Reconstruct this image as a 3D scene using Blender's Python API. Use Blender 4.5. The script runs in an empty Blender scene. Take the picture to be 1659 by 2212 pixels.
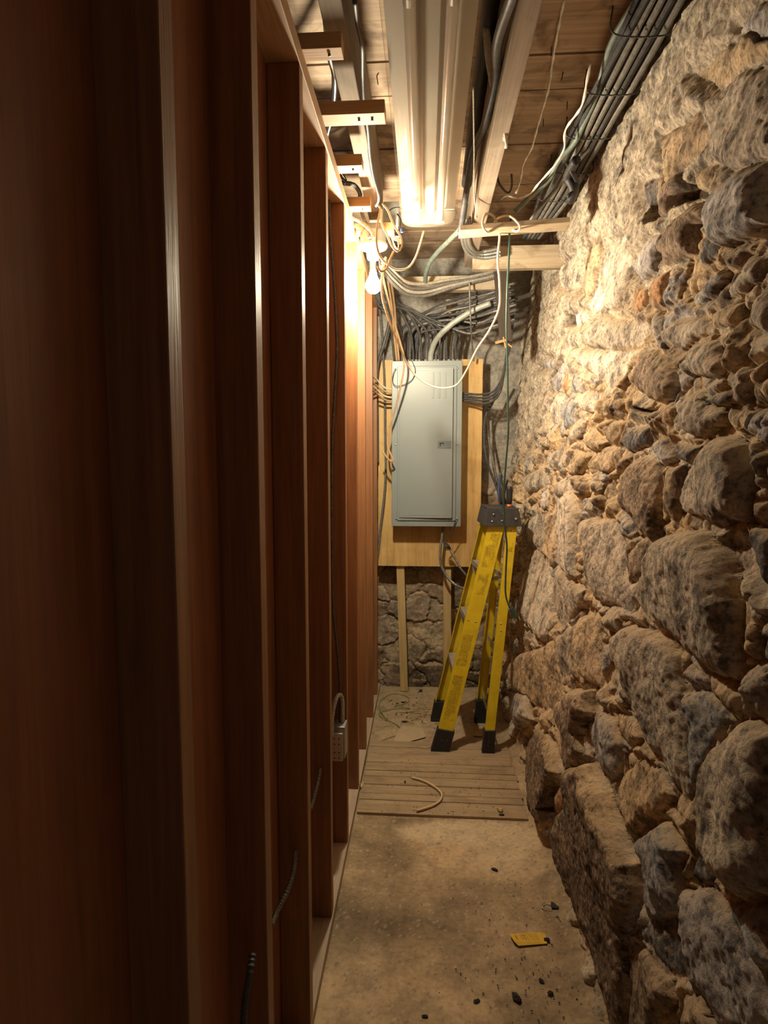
import bpy, math, random
import numpy as np
from mathutils import Vector, Matrix
random.seed(7); rng = np.random.default_rng(11)
SC = bpy.context.scene
COL = SC.collection

# ------------------------------------------------------------------ camera, world, exposure
CAMZ = 1.45; FPX = 1300.0
TH = math.atan(115 / FPX); PS = math.atan(89.5 / FPX * math.cos(TH))
cam = bpy.data.cameras.new('camera'); camo = bpy.data.objects.new('camera', cam); COL.objects.link(camo)
cam.sensor_fit = 'VERTICAL'; cam.sensor_height = 24.0; cam.lens = 24.0 * FPX / 2212.0
cam.clip_start = 0.02; cam.clip_end = 50
camo.location = (0, 0, CAMZ); camo.rotation_euler = (math.pi / 2 - TH, 0, PS)
SC.camera = camo
w = bpy.data.worlds.new('world'); SC.world = w; w.use_nodes = True
w.node_tree.nodes['Background'].inputs[0].default_value = (1.0, 0.90, 0.78, 1)
w.node_tree.nodes['Background'].inputs[1].default_value = 0.10
SC.view_settings.view_transform = 'Standard'; SC.view_settings.look = 'None'
SC.view_settings.gamma = 1.0; SC.view_settings.use_curve_mapping = False
SC.view_settings.exposure = 0.0
BULB_STRENGTH = 1700.0
BULB_COL = (1.0, 0.86, 0.61, 1)

# ------------------------------------------------------------------ camera maths: a pixel of the photo at a real distance
_s, _c = math.sin(PS), math.cos(PS)
_F = Vector((-_s * math.cos(TH), _c * math.cos(TH), -math.sin(TH)))
_R = Vector((_c, _s, 0)); _U = Vector((-_s * math.sin(TH), _c * math.sin(TH), math.cos(TH)))
def ray(px, py): return _F + (px - 829.5) / FPX * _R + (1106 - py) / FPX * _U
def at(px, py, Y):
    d = ray(px, py); return Vector((0, 0, CAMZ)) + d * (Y / d.y)
def atz(px, py, z):
    d = ray(px, py); return Vector((0, 0, CAMZ)) + d * ((z - CAMZ) / d.z)

# ------------------------------------------------------------------ noise
_lat = [rng.random((256, 256)) for _ in range(8)]
def vn(u, v, s=0):
    L = _lat[s % 8]; u = np.asarray(u, float) + 37.3 * s; v = np.asarray(v, float) + 11.7 * s
    i = np.floor(u).astype(int); j = np.floor(v).astype(int); fu = u - i; fv = v - j
    fu = fu * fu * (3 - 2 * fu); fv = fv * fv * (3 - 2 * fv)
    i0 = i % 256; i1 = (i + 1) % 256; j0 = j % 256; j1 = (j + 1) % 256
    return (L[i0, j0] * (1 - fu) + L[i1, j0] * fu) * (1 - fv) + (L[i0, j1] * (1 - fu) + L[i1, j1] * fu) * fv
def fbm(u, v, o=4, s=0, g=0.5):
    a = 1.0; t = 0; n = 0
    for k in range(o):
        t = t + a * vn(u * 2 ** k, v * 2 ** k, s + k); n += a; a *= g
    return t / n - 0.5
def worley(u, v, s=0):
    A, B = _lat[s % 8], _lat[(s + 3) % 8]
    i = np.floor(u).astype(int); j = np.floor(v).astype(int)
    f1 = np.full(u.shape, 9.0); f2 = f1.copy(); cid = np.zeros(u.shape)
    for di in (-1, 0, 1):
        for dj in (-1, 0, 1):
            a = i + di; b = j + dj
            x = a + 0.1 + 0.8 * A[a % 256, b % 256]; y = b + 0.1 + 0.8 * B[a % 256, b % 256]
            d = np.hypot(u - x, v - y); m = d < f1
            f2 = np.where(m, f1, np.minimum(f2, d)); cid = np.where(m, A[(a + 7) % 256, (b + 13) % 256], cid); f1 = np.where(m, d, f1)
    return f1, f2, cid

# ------------------------------------------------------------------ materials
def newmat(name):
    m = bpy.data.materials.new(name); m.use_nodes = True
    nt = m.node_tree; b = nt.nodes['Principled BSDF']
    return m, nt, b
def N(nt, t, **k):
    n = nt.nodes.new(t)
    for a, v in k.items(): setattr(n, a, v)
    return n
def ramp(nt, fac, stops):
    r = N(nt, 'ShaderNodeValToRGB'); nt.links.new(fac, r.inputs[0]); e = r.color_ramp.elements
    while len(e) < len(stops): e.new(0.5)
    for q, (p, c) in zip(e, stops): q.position = p; q.color = (*c, 1) if len(c) == 3 else c
    return r.outputs[0]
def coords(nt, scale=(1, 1, 1), rnd=True):
    tc = N(nt, 'ShaderNodeTexCoord'); mp = N(nt, 'ShaderNodeMapping'); mp.inputs['Scale'].default_value = scale
    if rnd:
        oi = N(nt, 'ShaderNodeObjectInfo'); mu = N(nt, 'ShaderNodeVectorMath', operation='SCALE')
        cx = N(nt, 'ShaderNodeCombineXYZ')
        for q in range(3): nt.links.new(oi.outputs['Random'], cx.inputs[q])
        nt.links.new(cx.outputs[0], mu.inputs[0]); mu.inputs['Scale'].default_value = 17.0
        ad = N(nt, 'ShaderNodeVectorMath', operation='ADD'); nt.links.new(tc.outputs['Object'], ad.inputs[0]); nt.links.new(mu.outputs[0], ad.inputs[1])
        nt.links.new(ad.outputs[0], mp.inputs[0])
    else: nt.links.new(tc.outputs['Object'], mp.inputs[0])
    return mp.outputs[0]
def noise(nt, vec, sc, det=4, rough=0.55, dist=0.0):
    n = N(nt, 'ShaderNodeTexNoise'); n.inputs['Scale'].default_value = sc; n.inputs['Detail'].default_value = det
    n.inputs['Roughness'].default_value = rough; n.inputs['Distortion'].default_value = dist
    nt.links.new(vec, n.inputs['Vector']); return n.outputs['Fac']
def bump(nt, b, h, strength=0.3, dist=0.002):
    q = N(nt, 'ShaderNodeBump'); q.inputs['Strength'].default_value = strength; q.inputs['Distance'].default_value = dist
    nt.links.new(h, q.inputs['Height']); nt.links.new(q.outputs[0], b.inputs['Normal'])
def plain(name, col, rough=0.5, metal=0.0, var=0.12, sc=25, bmp=0.0):
    m, nt, b = newmat(name); v = coords(nt); n = noise(nt, v, sc, 5)
    c = ramp(nt, n, [(0.3, tuple(x * (1 - var) for x in col)), (0.7, tuple(min(1, x * (1 + var)) for x in col))])
    nt.links.new(c, b.inputs['Base Color']); b.inputs['Roughness'].default_value = rough; b.inputs['Metallic'].default_value = metal
    if bmp: bump(nt, b, n, bmp, 0.001)
    return m
def wood(name, axis, ca, cb, cc=None, rough=0.6, sc=1.0, stain=0.0, bmp=0.25, stretch=0.04):
    m, nt, b = newmat(name); s = [1, 1, 1]; s[axis] = stretch
    v = coords(nt, tuple(s)); n1 = noise(nt, v, 26 * sc, 6, 0.6, 1.2); n2 = noise(nt, v, 140 * sc, 3, 0.6)
    col = ramp(nt, n1, [(0.25, ca), (0.5, cc or tuple((p + q) / 2 for p, q in zip(ca, cb))), (0.75, cb)])
    mx = N(nt, 'ShaderNodeMix', data_type='RGBA', blend_type='MULTIPLY'); mx.inputs[0].default_value = 0.45
    f = ramp(nt, n2, [(0.3, (0.55, 0.5, 0.45)), (0.6, (1, 1, 1))])
    nt.links.new(col, mx.inputs[6]); nt.links.new(f, mx.inputs[7]); out = mx.outputs[2]
    if stain:
        v2 = coords(nt); n3 = noise(nt, v2, 7, 5, 0.6, 0.6); m2 = N(nt, 'ShaderNodeMix', data_type='RGBA', blend_type='MULTIPLY'); m2.inputs[0].default_value = stain
        nt.links.new(out, m2.inputs[6]); nt.links.new(ramp(nt, n3, [(0.36, (0.3, 0.24, 0.2)), (0.5, (1, 1, 1))]), m2.inputs[7]); out = m2.outputs[2]
    nt.links.new(out, b.inputs['Base Color']); b.inputs['Roughness'].default_value = rough
    bump(nt, b, n2, bmp, 0.0015)
    return m
M = {}
M['stud'] = wood('stud_wood', 2, (0.21, 0.085, 0.034), (0.38, 0.175, 0.068), rough=0.5)
M['panel'] = wood('panelling_wood', 2, (0.27, 0.10, 0.046), (0.43, 0.17, 0.08), rough=0.45)
M['plate'] = wood('plate_wood', 1, (0.42, 0.24, 0.12), (0.58, 0.36, 0.20), rough=0.6)
M['sill'] = wood('sill_wood', 1, (0.42, 0.33, 0.24), (0.52, 0.41, 0.30), rough=0.85)
M['block'] = wood('batten_wood', 0, (0.50, 0.27, 0.11), (0.66, 0.40, 0.18), rough=0.6)
M['joist'] = wood('joist_wood', 1, (0.24, 0.19, 0.14), (0.34, 0.275, 0.21), rough=0.85, stain=0.25)
M['beamx'] = wood('beam_wood', 0, (0.44, 0.37, 0.26), (0.60, 0.51, 0.38), rough=0.85, stain=0.6)
M['deck'] = wood('deck_wood', 0, (0.34, 0.235, 0.155), (0.56, 0.43, 0.31), rough=0.8, stain=0.75, sc=0.8)
M['ply'] = wood('plywood', 2, (0.56, 0.34, 0.115), (0.76, 0.54, 0.245), cc=(0.70, 0.47, 0.185), rough=0.55, stain=0.2, sc=0.45, bmp=0.08, stretch=0.08)
M['pine'] = wood('new_pine', 2, (0.55, 0.40, 0.17), (0.70, 0.54, 0.28), rough=0.6)
M['oldwood'] = wood('dark_old_wood', 2, (0.045, 0.035, 0.03), (0.09, 0.07, 0.058), rough=0.9)
M['platform'] = wood('platform_wood', 0, (0.31, 0.23, 0.14), (0.48, 0.37, 0.235), rough=0.85, stain=0.35)
M['steel'] = plain('panel_grey_paint', (0.25, 0.295, 0.305), 0.38, 0.0, 0.03, 8)
M['steel_dark'] = plain('latch_grey', (0.16, 0.20, 0.22), 0.4, 0.0, 0.05)
M['zinc'] = plain('zinc_screw', (0.62, 0.62, 0.60), 0.3, 0.9, 0.1)
M['bx'] = plain('armored_steel', (0.24, 0.235, 0.22), 0.48, 0.55, 0.25, 60)
M['bx_pale'] = plain('armored_galvanised', (0.46, 0.43, 0.37), 0.5, 0.3, 0.2, 60)  # paler tone of armored cable, used on a few single runs
M['bx_dark'] = plain('armored_dark', (0.085, 0.085, 0.088), 0.55, 0.3, 0.3, 50)
M['romex'] = plain('cream_cable', (0.78, 0.66, 0.45), 0.5, 0, 0.1, 30)
M['romex_tan'] = plain('tan_cable', (0.50, 0.33, 0.18), 0.55, 0, 0.15, 30)
M['green_cord'] = plain('green_cord', (0.035, 0.085, 0.065), 0.45, 0, 0.15)
M['green_wire'] = plain('green_wire', (0.20, 0.26, 0.09), 0.5)
M['pale_pipe'] = plain('pale_conduit', (0.42, 0.45, 0.42), 0.5, 0.2, 0.2, 40)
M['teal'] = plain('oxidised_conduit', (0.20, 0.25, 0.22), 0.6, 0.2, 0.25, 40)
M['black'] = plain('black_plastic', (0.022, 0.022, 0.024), 0.5, 0, 0.3, 20)
M['cap'] = plain('ladder_cap_plastic', (0.045, 0.046, 0.05), 0.6, 0, 0.35, 60, 0.2)
M['rubber'] = plain('foot_rubber', (0.018, 0.018, 0.02), 0.6, 0, 0.3, 30)
M['alu'] = plain('ladder_aluminium', (0.55, 0.54, 0.52), 0.45, 0.6, 0.15)
M['white_pl'] = plain('porcelain', (0.55, 0.50, 0.42), 0.3, 0, 0.04)
M['fixture'] = plain('fixture_enamel', (0.58, 0.55, 0.49), 0.6, 0, 0.04, 6)
M['galv'] = plain('junction_box_steel', (0.42, 0.42, 0.41), 0.45, 0.6, 0.2)
M['orange'] = plain('orange_plastic', (0.85, 0.24, 0.06), 0.4)
M['blue'] = plain('blue_plastic', (0.05, 0.085, 0.20), 0.45)
M['tube'] = plain('lamp_tube_glass', (0.85, 0.84, 0.81), 0.15, 0, 0.02)
M['brass'] = plain('old_cloth_wire', (0.45, 0.40, 0.33), 0.7, 0, 0.3, 60)
M['whitewire'] = plain('plaster_splashed_wire', (0.86, 0.80, 0.68), 0.7, 0, 0.35, 60)
M['debris'] = plain('dark_debris', (0.035, 0.028, 0.022), 0.95, 0, 0.5, 90)
M['debris_tan'] = plain('tan_chip', (0.55, 0.40, 0.20), 0.9, 0, 0.3, 90)
M['paper'] = plain('pale_sheet', (0.50, 0.41, 0.275), 0.6, 0, 0.08)
M['tagy'] = plain('yellow_tag', (0.72, 0.45, 0.05), 0.7, 0, 0.1, 40)
M['ink'] = plain('ink', (0.12, 0.06, 0.02), 0.8)
M['foil'] = plain('foil_tape', (0.75, 0.74, 0.72), 0.22, 1.0, 0.1, 60)

def ladder_mat(name, worn=False):
    m, nt, b = newmat(name); v = coords(nt, rnd=False)
    n = noise(nt, v, 18, 6, 0.65); n2 = noise(nt, v, 150, 4, 0.7)
    c = ramp(nt, n, [(0.3, (0.60, 0.44, 0.012)), (0.7, (0.76, 0.60, 0.022))])
    if worn:
        n3 = noise(nt, v, 95, 3, 0.7, 2.5); f = ramp(nt, n3, [(0.44, (0, 0, 0)), (0.49, (1, 1, 1)), (0.51, (1, 1, 1)), (0.56, (0, 0, 0))])
        n4 = noise(nt, v, 22, 2, 0.5); f4 = ramp(nt, n4, [(0.36, (0, 0, 0)), (0.46, (1, 1, 1))])
        mm = N(nt, 'ShaderNodeMix', data_type='RGBA', blend_type='MULTIPLY'); mm.inputs[0].default_value = 1; nt.links.new(f, mm.inputs[6]); nt.links.new(f4, mm.inputs[7]); f = mm.outputs[2]
        mx = N(nt, 'ShaderNodeMix', data_type='RGBA'); nt.links.new(f, mx.inputs[0]); nt.links.new(c, mx.inputs[6]); mx.inputs[7].default_value = (0.16, 0.075, 0.02, 1); c = mx.outputs[2]
    else:
        f = ramp(nt, n2, [(0.70, (0, 0, 0)), (0.78, (1, 1, 1))])
        mx = N(nt, 'ShaderNodeMix', data_type='RGBA'); nt.links.new(f, mx.inputs[0]); nt.links.new(c, mx.inputs[6]); mx.inputs[7].default_value = (0.25, 0.14, 0.02, 1); c = mx.outputs[2]
    nt.links.new(c, b.inputs['Base Color']); b.inputs['Roughness'].default_value = 0.42
    return m
M['yellow'] = ladder_mat('yellow_fibreglass'); M['worn'] = ladder_mat('worn_label', True)

def vcol_mat(name, dust=True, fine=75, rough=0.92, bmp=1.0, mott=0.8, dustcol=(0.60, 0.46, 0.28)):
    m, nt, b = newmat(name)
    at_ = N(nt, 'ShaderNodeVertexColor'); at_.layer_name = 'Col'; v = coords(nt, rnd=False)
    n1 = noise(nt, v, fine, 8, 0.72); n2 = noise(nt, v, fine * 0.22, 6, 0.68, 0.2)
    mx = N(nt, 'ShaderNodeMix', data_type='RGBA', blend_type='MULTIPLY'); mx.inputs[0].default_value = mott
    nt.links.new(at_.outputs[0], mx.inputs[6]); nt.links.new(ramp(nt, n2, [(0.38, (0.26, 0.255, 0.27)), (0.48, (0.88, 0.87, 0.86)), (0.62, (1.35, 1.32, 1.25))]), mx.inputs[7])
    m2 = N(nt, 'ShaderNodeMix', data_type='RGBA', blend_type='MULTIPLY'); m2.inputs[0].default_value = mott
    nt.links.new(mx.outputs[2], m2.inputs[6]); nt.links.new(ramp(nt, n1, [(0.36, (0.3, 0.27, 0.25)), (0.52, (1, 1, 1)), (0.66, (1.3, 1.28, 1.22))]), m2.inputs[7])
    out = m2.outputs[2]
    if dust:
        g = N(nt, 'ShaderNodeNewGeometry'); sx = N(nt, 'ShaderNodeSeparateXYZ'); nt.links.new(g.outputs['Normal'], sx.inputs[0])
        ad = N(nt, 'ShaderNodeMath', operation='MULTIPLY_ADD'); nt.links.new(n1, ad.inputs[0]); ad.inputs[1].default_value = 3.0; nt.links.new(sx.outputs[2], ad.inputs[2])
        mr = N(nt, 'ShaderNodeMapRange'); nt.links.new(ad.outputs[0], mr.inputs[0]); mr.inputs[1].default_value = 1.75; mr.inputs[2].default_value = 2.25; mr.inputs[4].default_value = 0.6; f = mr.outputs[0]
        m3 = N(nt, 'ShaderNodeMix', data_type='RGBA'); nt.links.new(f, m3.inputs[0]); nt.links.new(out, m3.inputs[6]); m3.inputs[7].default_value = (*dustcol, 1); out = m3.outputs[2]
    nt.links.new(out, b.inputs['Base Color']); b.inputs['Roughness'].default_value = rough
    b.inputs['Specular IOR Level'].default_value = 0.25
    ba = N(nt, 'ShaderNodeMath', operation='MULTIPLY_ADD'); nt.links.new(n2, ba.inputs[0]); ba.inputs[1].default_value = 0.7; nt.links.new(n1, ba.inputs[2])
    bump(nt, b, ba.outputs[0], bmp, 0.008)
    return m
M['stone'] = vcol_mat('rubble_stone')
M['stone_back'] = vcol_mat('old_plastered_stone', True, 60, 0.95, 0.5, 0.45)
M['concrete'] = vcol_mat('concrete', False, 60, 0.85, 0.15, 0.30)

def lens_mat():
    m, nt, b = newmat('clear_acrylic'); nt.nodes.remove(b); o = nt.nodes['Material Output']
    t = N(nt, 'ShaderNodeBsdfTransparent'); t.inputs[0].default_value = (0.93, 0.91, 0.87, 1)
    g = N(nt, 'ShaderNodeBsdfGlossy'); g.inputs['Roughness'].default_value = 0.09; g.inputs[0].default_value = (0.6, 0.58, 0.54, 1)
    d = N(nt, 'ShaderNodeBsdfDiffuse'); d.inputs[0].default_value = (0.62, 0.55, 0.44, 1)
    fr = N(nt, 'ShaderNodeFresnel'); fr.inputs[0].default_value = 1.3
    m1 = N(nt, 'ShaderNodeMixShader'); m1.inputs[0].default_value = 0.10; nt.links.new(t.outputs[0], m1.inputs[1]); nt.links.new(d.outputs[0], m1.inputs[2])
    m2 = N(nt, 'ShaderNodeMixShader'); fm = N(nt, 'ShaderNodeMath', operation='MULTIPLY'); nt.links.new(fr.outputs[0], fm.inputs[0]); fm.inputs[1].default_value = 0.4; nt.links.new(fm.outputs[0], m2.inputs[0]); nt.links.new(m1.outputs[0], m2.inputs[1]); nt.links.new(g.outputs[0], m2.inputs[2])
    nt.links.new(m2.outputs[0], o.inputs[0]); return m
M['lens'] = lens_mat()
def bulb_mat():
    m, nt, b = newmat('lit_bulb'); b.inputs['Base Color'].default_value = (1, 0.95, 0.85, 1)
    b.inputs['Emission Color'].default_value = BULB_COL; b.inputs['Emission Strength'].default_value = BULB_STRENGTH
    return m
M['bulb'] = bulb_mat()

# ------------------------------------------------------------------ mesh helpers
def tag(o, label=None, cat=None, group=None, kind=None):
    if label: o['label'] = label
    if cat: o['category'] = cat
    if group: o['group'] = group
    if kind: o['kind'] = kind
    return o
class MB:
    def __init__(s): s.v = []; s.f = []
    def add(s, vs, fs):
        n = len(s.v); s.v += [Vector(p) for p in vs]; s.f += [tuple(i + n for i in f) for f in fs]; return s
    def box(s, a, b, rot=None, c=None):
        x0, y0, z0 = a; x1, y1, z1 = b
        vs = [Vector(p) for p in ((x0, y0, z0), (x1, y0, z0), (x1, y1, z0), (x0, y1, z0), (x0, y0, z1), (x1, y0, z1), (x1, y1, z1), (x0, y1, z1))]
        if rot is not None:
            cc = Vector(c) if c is not None else (Vector(a) + Vector(b)) / 2
            vs = [rot @ (p - cc) + cc for p in vs]
        return s.add(vs, [(0, 3, 2, 1), (4, 5, 6, 7), (0, 1, 5, 4), (1, 2, 6, 5), (2, 3, 7, 6), (3, 0, 4, 7)])
    def prism(s, pts, d):           # polygon extruded by vector d
        n = len(pts); pts = [Vector(p) for p in pts]; d = Vector(d)
        return s.add(pts + [p + d for p in pts], [tuple(range(n))[::-1], tuple(range(n, 2 * n))] + [(i, (i + 1) % n, n + (i + 1) % n, n + i) for i in range(n)])
    def bar(s, a, b, wd, wv, ht):   # box along a->b, width wd along wv, thickness ht along the cross
        a, b, wv = Vector(a), Vector(b), Vector(wv); t = (b - a).normalized(); wv = (wv - t * wv.dot(t)).normalized(); u = t.cross(wv)
        q = [wv * (sx * wd / 2) + u * (sy * ht / 2) for sx, sy in ((-1, -1), (1, -1), (1, 1), (-1, 1))]
        return s.add([a + k for k in q] + [b + k for k in q], [(3, 2, 1, 0), (4, 5, 6, 7), (0, 1, 5, 4), (1, 2, 6, 5), (2, 3, 7, 6), (3, 0, 4, 7)])
    def lathe(s, o, ax, prof, n=24):  # prof list of (along, radius)
        o, ax = Vector(o), Vector(ax).normalized(); u = ax.orthogonal().normalized(); w_ = ax.cross(u); vs = []; fs = []
        for h, r in prof:
            for k in range(n):
                a = 2 * math.pi * k / n; vs.append(o + ax * h + (u * math.cos(a) + w_ * math.sin(a)) * max(r, 1e-5))
        for i in range(len(prof) - 1):
            for k in range(n): fs.append((i * n + k, i * n + (k + 1) % n, (i + 1) * n + (k + 1) % n, (i + 1) * n + k))
        fs.append(tuple(range(n))[::-1]); fs.append(tuple(range((len(prof) - 1) * n, len(prof) * n)))
        return s.add(vs, fs)
    def tube(s, pts, r, n=8, step=None, armored=False, pitch=0.007):
        pts = [Vector(p) for p in pts]
        P = [pts[0] * 2 - pts[1]] + pts + [pts[-1] * 2 - pts[-2]]; out = []
        for i in range(1, len(P) - 2):
            L = (P[i + 1] - P[i]).length; st = step or (pitch / 2 if armored else 0.012); k = max(2, int(L / st))
            for j in range(k):
                t = j / k; a, b, c, d = P[i - 1], P[i], P[i + 1], P[i + 2]
                out.append(0.5 * ((2 * b) + (c - a) * t + (2 * a - 5 * b + 4 * c - d) * t * t + (3 * b - a - 3 * c + d) * t ** 3))
        out.append(pts[-1]); T = None; vs = []; fs = []; u = None
        for i, p in enumerate(out):
            t = (out[min(i + 1, len(out) - 1)] - out[max(i - 1, 0)]).normalized()
            if u is None: u = t.orthogonal().normalized()
            u = (u - t * u.dot(t)); u = u.normalized() if u.length > 1e-6 else t.orthogonal().normalized()
            v_ = t.cross(u); rr = r(i / len(out)) if callable(r) else r
            if armored: rr *= 1.0 if i % 2 else 0.80
            for k in range(n):
                a = 2 * math.pi * k / n; vs.append(p + (u * math.cos(a) + v_ * math.sin(a)) * rr)
        for i in range(len(out) - 1):
            for k in range(n): fs.append((i * n + k, i * n + (k + 1) % n, (i + 1) * n + (k + 1) % n, (i + 1) * n + k))
        fs.append(tuple(range(n))[::-1]); fs.append(tuple(range((len(out) - 1) * n, len(out) * n)))
        return s.add(vs, fs)
    def build(s, name, mat, parent=None, smooth=False, bevel=0, origin=None, seg=2):
        me = bpy.data.meshes.new(name)
        V = np.array([tuple(p) for p in s.v])
        if parent is not None:
            off = Vector(parent['_w']) if '_w' in parent else Vector(parent.location)
        else: off = Vector(((V[:, 0].min() + V[:, 0].max()) / 2, (V[:, 1].min() + V[:, 1].max()) / 2, V[:, 2].min())) if origin is None else Vector(origin)
        me.from_pydata([tuple(p - off) for p in s.v], [], s.f); me.update()
        o = bpy.data.objects.new(name, me); COL.objects.link(o); me.materials.append(mat)
        if parent is not None: o.parent = parent
        else: o.location = off
        WORLD[o.name] = off
        if smooth:
            for p in me.polygons: p.use_smooth = True
        if bevel:
            bm = o.modifiers.new('bevel', 'BEVEL'); bm.width = bevel; bm.segments = seg; bm.limit_method = 'ANGLE'; bm.angle_limit = math.radians(50)
        return o
WORLD = {}
ORD = ['leftmost', 'second', 'third', 'fourth', 'fifth', 'sixth', 'seventh', 'eighth', 'ninth', 'tenth', 'eleventh', 'twelfth', 'thirteenth', 'fourteenth', 'fifteenth', 'sixteenth', 'seventeenth', 'eighteenth', 'nineteenth', 'twentieth', 'twenty-first', 'rightmost']
def sub(mb, name, mat, part, **k):      # sub-part: the part sits at its thing's origin, so the offset is the same
    off = WORLD[part.name]; mb2 = MB(); mb2.v = mb.v; mb2.f = mb.f
    me = bpy.data.meshes.new(name); me.from_pydata([tuple(p - off) for p in mb.v], [], mb.f); me.update(); me.materials.append(mat)
    o = bpy.data.objects.new(name, me); COL.objects.link(o); o.parent = part; WORLD[o.name] = off
    if k.get('smooth'):
        for p in me.polygons: p.use_smooth = True
    return o
def thing(name, label, cat, loc, group=None):
    o = bpy.data.objects.new(name, None); COL.objects.link(o); o.location = loc; o.empty_display_size = 0.05; WORLD[o.name] = Vector(loc)
    return tag(o, label, cat, group)
def struct(name, mb, mat, **k): return tag(mb.build(name, mat, **k), kind='structure')
def gridmesh(name, X, Y, Z, colr, mat, thick=None):
    h, w_ = X.shape; me = bpy.data.meshes.new(name)
    co = np.stack([X, Y, Z], -1).reshape(-1, 3).astype(np.float32); i = np.arange(h * w_).reshape(h, w_)
    q = np.stack([i[:-1, :-1], i[:-1, 1:], i[1:, 1:], i[1:, :-1]], -1).reshape(-1, 4); nf = len(q)
    me.vertices.add(len(co)); me.vertices.foreach_set('co', co.ravel()); me.loops.add(nf * 4); me.loops.foreach_set('vertex_index', q.ravel().astype(np.int32))
    me.polygons.add(nf); me.polygons.foreach_set('loop_start', np.arange(0, nf * 4, 4, dtype=np.int32)); me.polygons.foreach_set('loop_total', np.full(nf, 4, dtype=np.int32))
    me.polygons.foreach_set('use_smooth', np.ones(nf, dtype=bool)); me.update(); me.validate()
    ca = me.color_attributes.new('Col', 'FLOAT_COLOR', 'POINT'); c4 = np.ones((len(co), 4), np.float32); c4[:, :3] = colr.reshape(-1, 3); ca.data.foreach_set('color', c4.ravel())
    me.materials.append(mat); o = bpy.data.objects.new(name, me); COL.objects.link(o); return o
def sstep(a, b, x): t = np.clip((x - a) / (b - a), 0, 1); return t * t * (3 - 2 * t)

# ================================================================== STRUCTURE
# ---- floor
def build_floor():
    xs = np.arange(-0.62, 0.80, 0.006); ys = np.arange(-1.2, 3.95, 0.006); X, Y = np.meshgrid(xs, ys)
    n = fbm(X * 3, Y * 3, 5, 1); n2 = fbm(X * 14, Y * 14, 4, 2); n3 = fbm(X * 40, Y * 40, 3, 3)
    Z = 0.004 * n + 0.0015 * n2
    edge = sstep(0.40, 0.50, X - 0.02 * (Y - 2) + 0.03 * n2)
    Z += edge * (0.018 + 0.03 * n2 + 0.012 * n3)
    base = np.array([0.38, 0.285, 0.175]); C = np.ones(X.shape + (3,)) * base
    C *= (1 + 1.9 * n + 0.5 * n2 + 0.9 * fbm(X * 2.2 + 4, Y * 2.2, 3, 2))[..., None]
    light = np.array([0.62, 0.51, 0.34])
    def blend(m, c):
        nonlocal C
        C = C * (1 - m[..., None]) + np.array(c) * m[..., None]
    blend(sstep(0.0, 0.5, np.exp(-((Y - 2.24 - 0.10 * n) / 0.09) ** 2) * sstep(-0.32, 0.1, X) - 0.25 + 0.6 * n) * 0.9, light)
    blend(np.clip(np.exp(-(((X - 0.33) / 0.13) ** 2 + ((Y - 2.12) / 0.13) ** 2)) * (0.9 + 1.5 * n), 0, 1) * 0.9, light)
    blend(edge * 0.55, (0.44, 0.36, 0.24))
    blend(sstep(2.9, 3.1, Y) * 0.8, (0.46, 0.37, 0.245))
    # streaks left by a mop towards the left, dark blotch in the middle
    st = np.clip(fbm(X * 26, Y * 1.6, 3, 5) * 2.2, 0, 1) * np.exp(-((X + 0.10) / 0.10) ** 2) * sstep(2.1, 1.5, Y); blend(st * 0.6, (0.55, 0.46, 0.34))
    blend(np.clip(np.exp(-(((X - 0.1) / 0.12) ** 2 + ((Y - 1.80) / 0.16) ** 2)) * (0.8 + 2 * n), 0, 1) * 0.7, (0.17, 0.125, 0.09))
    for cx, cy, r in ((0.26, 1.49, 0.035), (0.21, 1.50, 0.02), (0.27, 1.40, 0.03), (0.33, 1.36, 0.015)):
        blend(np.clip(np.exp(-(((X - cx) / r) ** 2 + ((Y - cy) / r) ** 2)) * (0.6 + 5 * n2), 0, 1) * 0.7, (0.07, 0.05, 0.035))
    sp = sstep(0.27, 0.32, fbm(X * 120, Y * 120, 2, 6)); blend(sp * 0.45, (0.6, 0.52, 0.4))
    sp = sstep(0.29, 0.33, fbm(X * 110, Y * 110, 2, 4)); blend(sp * 0.5, (0.12, 0.09, 0.06))
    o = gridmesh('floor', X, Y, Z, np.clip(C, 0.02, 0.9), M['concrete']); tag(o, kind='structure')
build_floor()

# ---- right wall: rubble stones, outlines mapped onto the battered wall face
def XW(z): return 0.485 + 0.083 * z
def wallhit(px, py, off=0.012):
    d = ray(px, py); t = (0.485 - off + 0.083 * CAMZ) / (d.x - 0.083 * d.z); return (d.y * t, CAMZ + d.z * t)
CR = dict(cream=(0.58, 0.53, 0.45), grey=(0.41, 0.405, 0.41), gtan=(0.42, 0.38, 0.32), tan=(0.46, 0.365, 0.25), brown=(0.29, 0.23, 0.175), dbrown=(0.19, 0.145, 0.11),
          dark=(0.13, 0.13, 0.135), blue=(0.30, 0.32, 0.34), rust=(0.40, 0.245, 0.14), white=(0.68, 0.64, 0.56), sand=(0.54, 0.42, 0.27), hole=(0.07, 0.05, 0.035))
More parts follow.
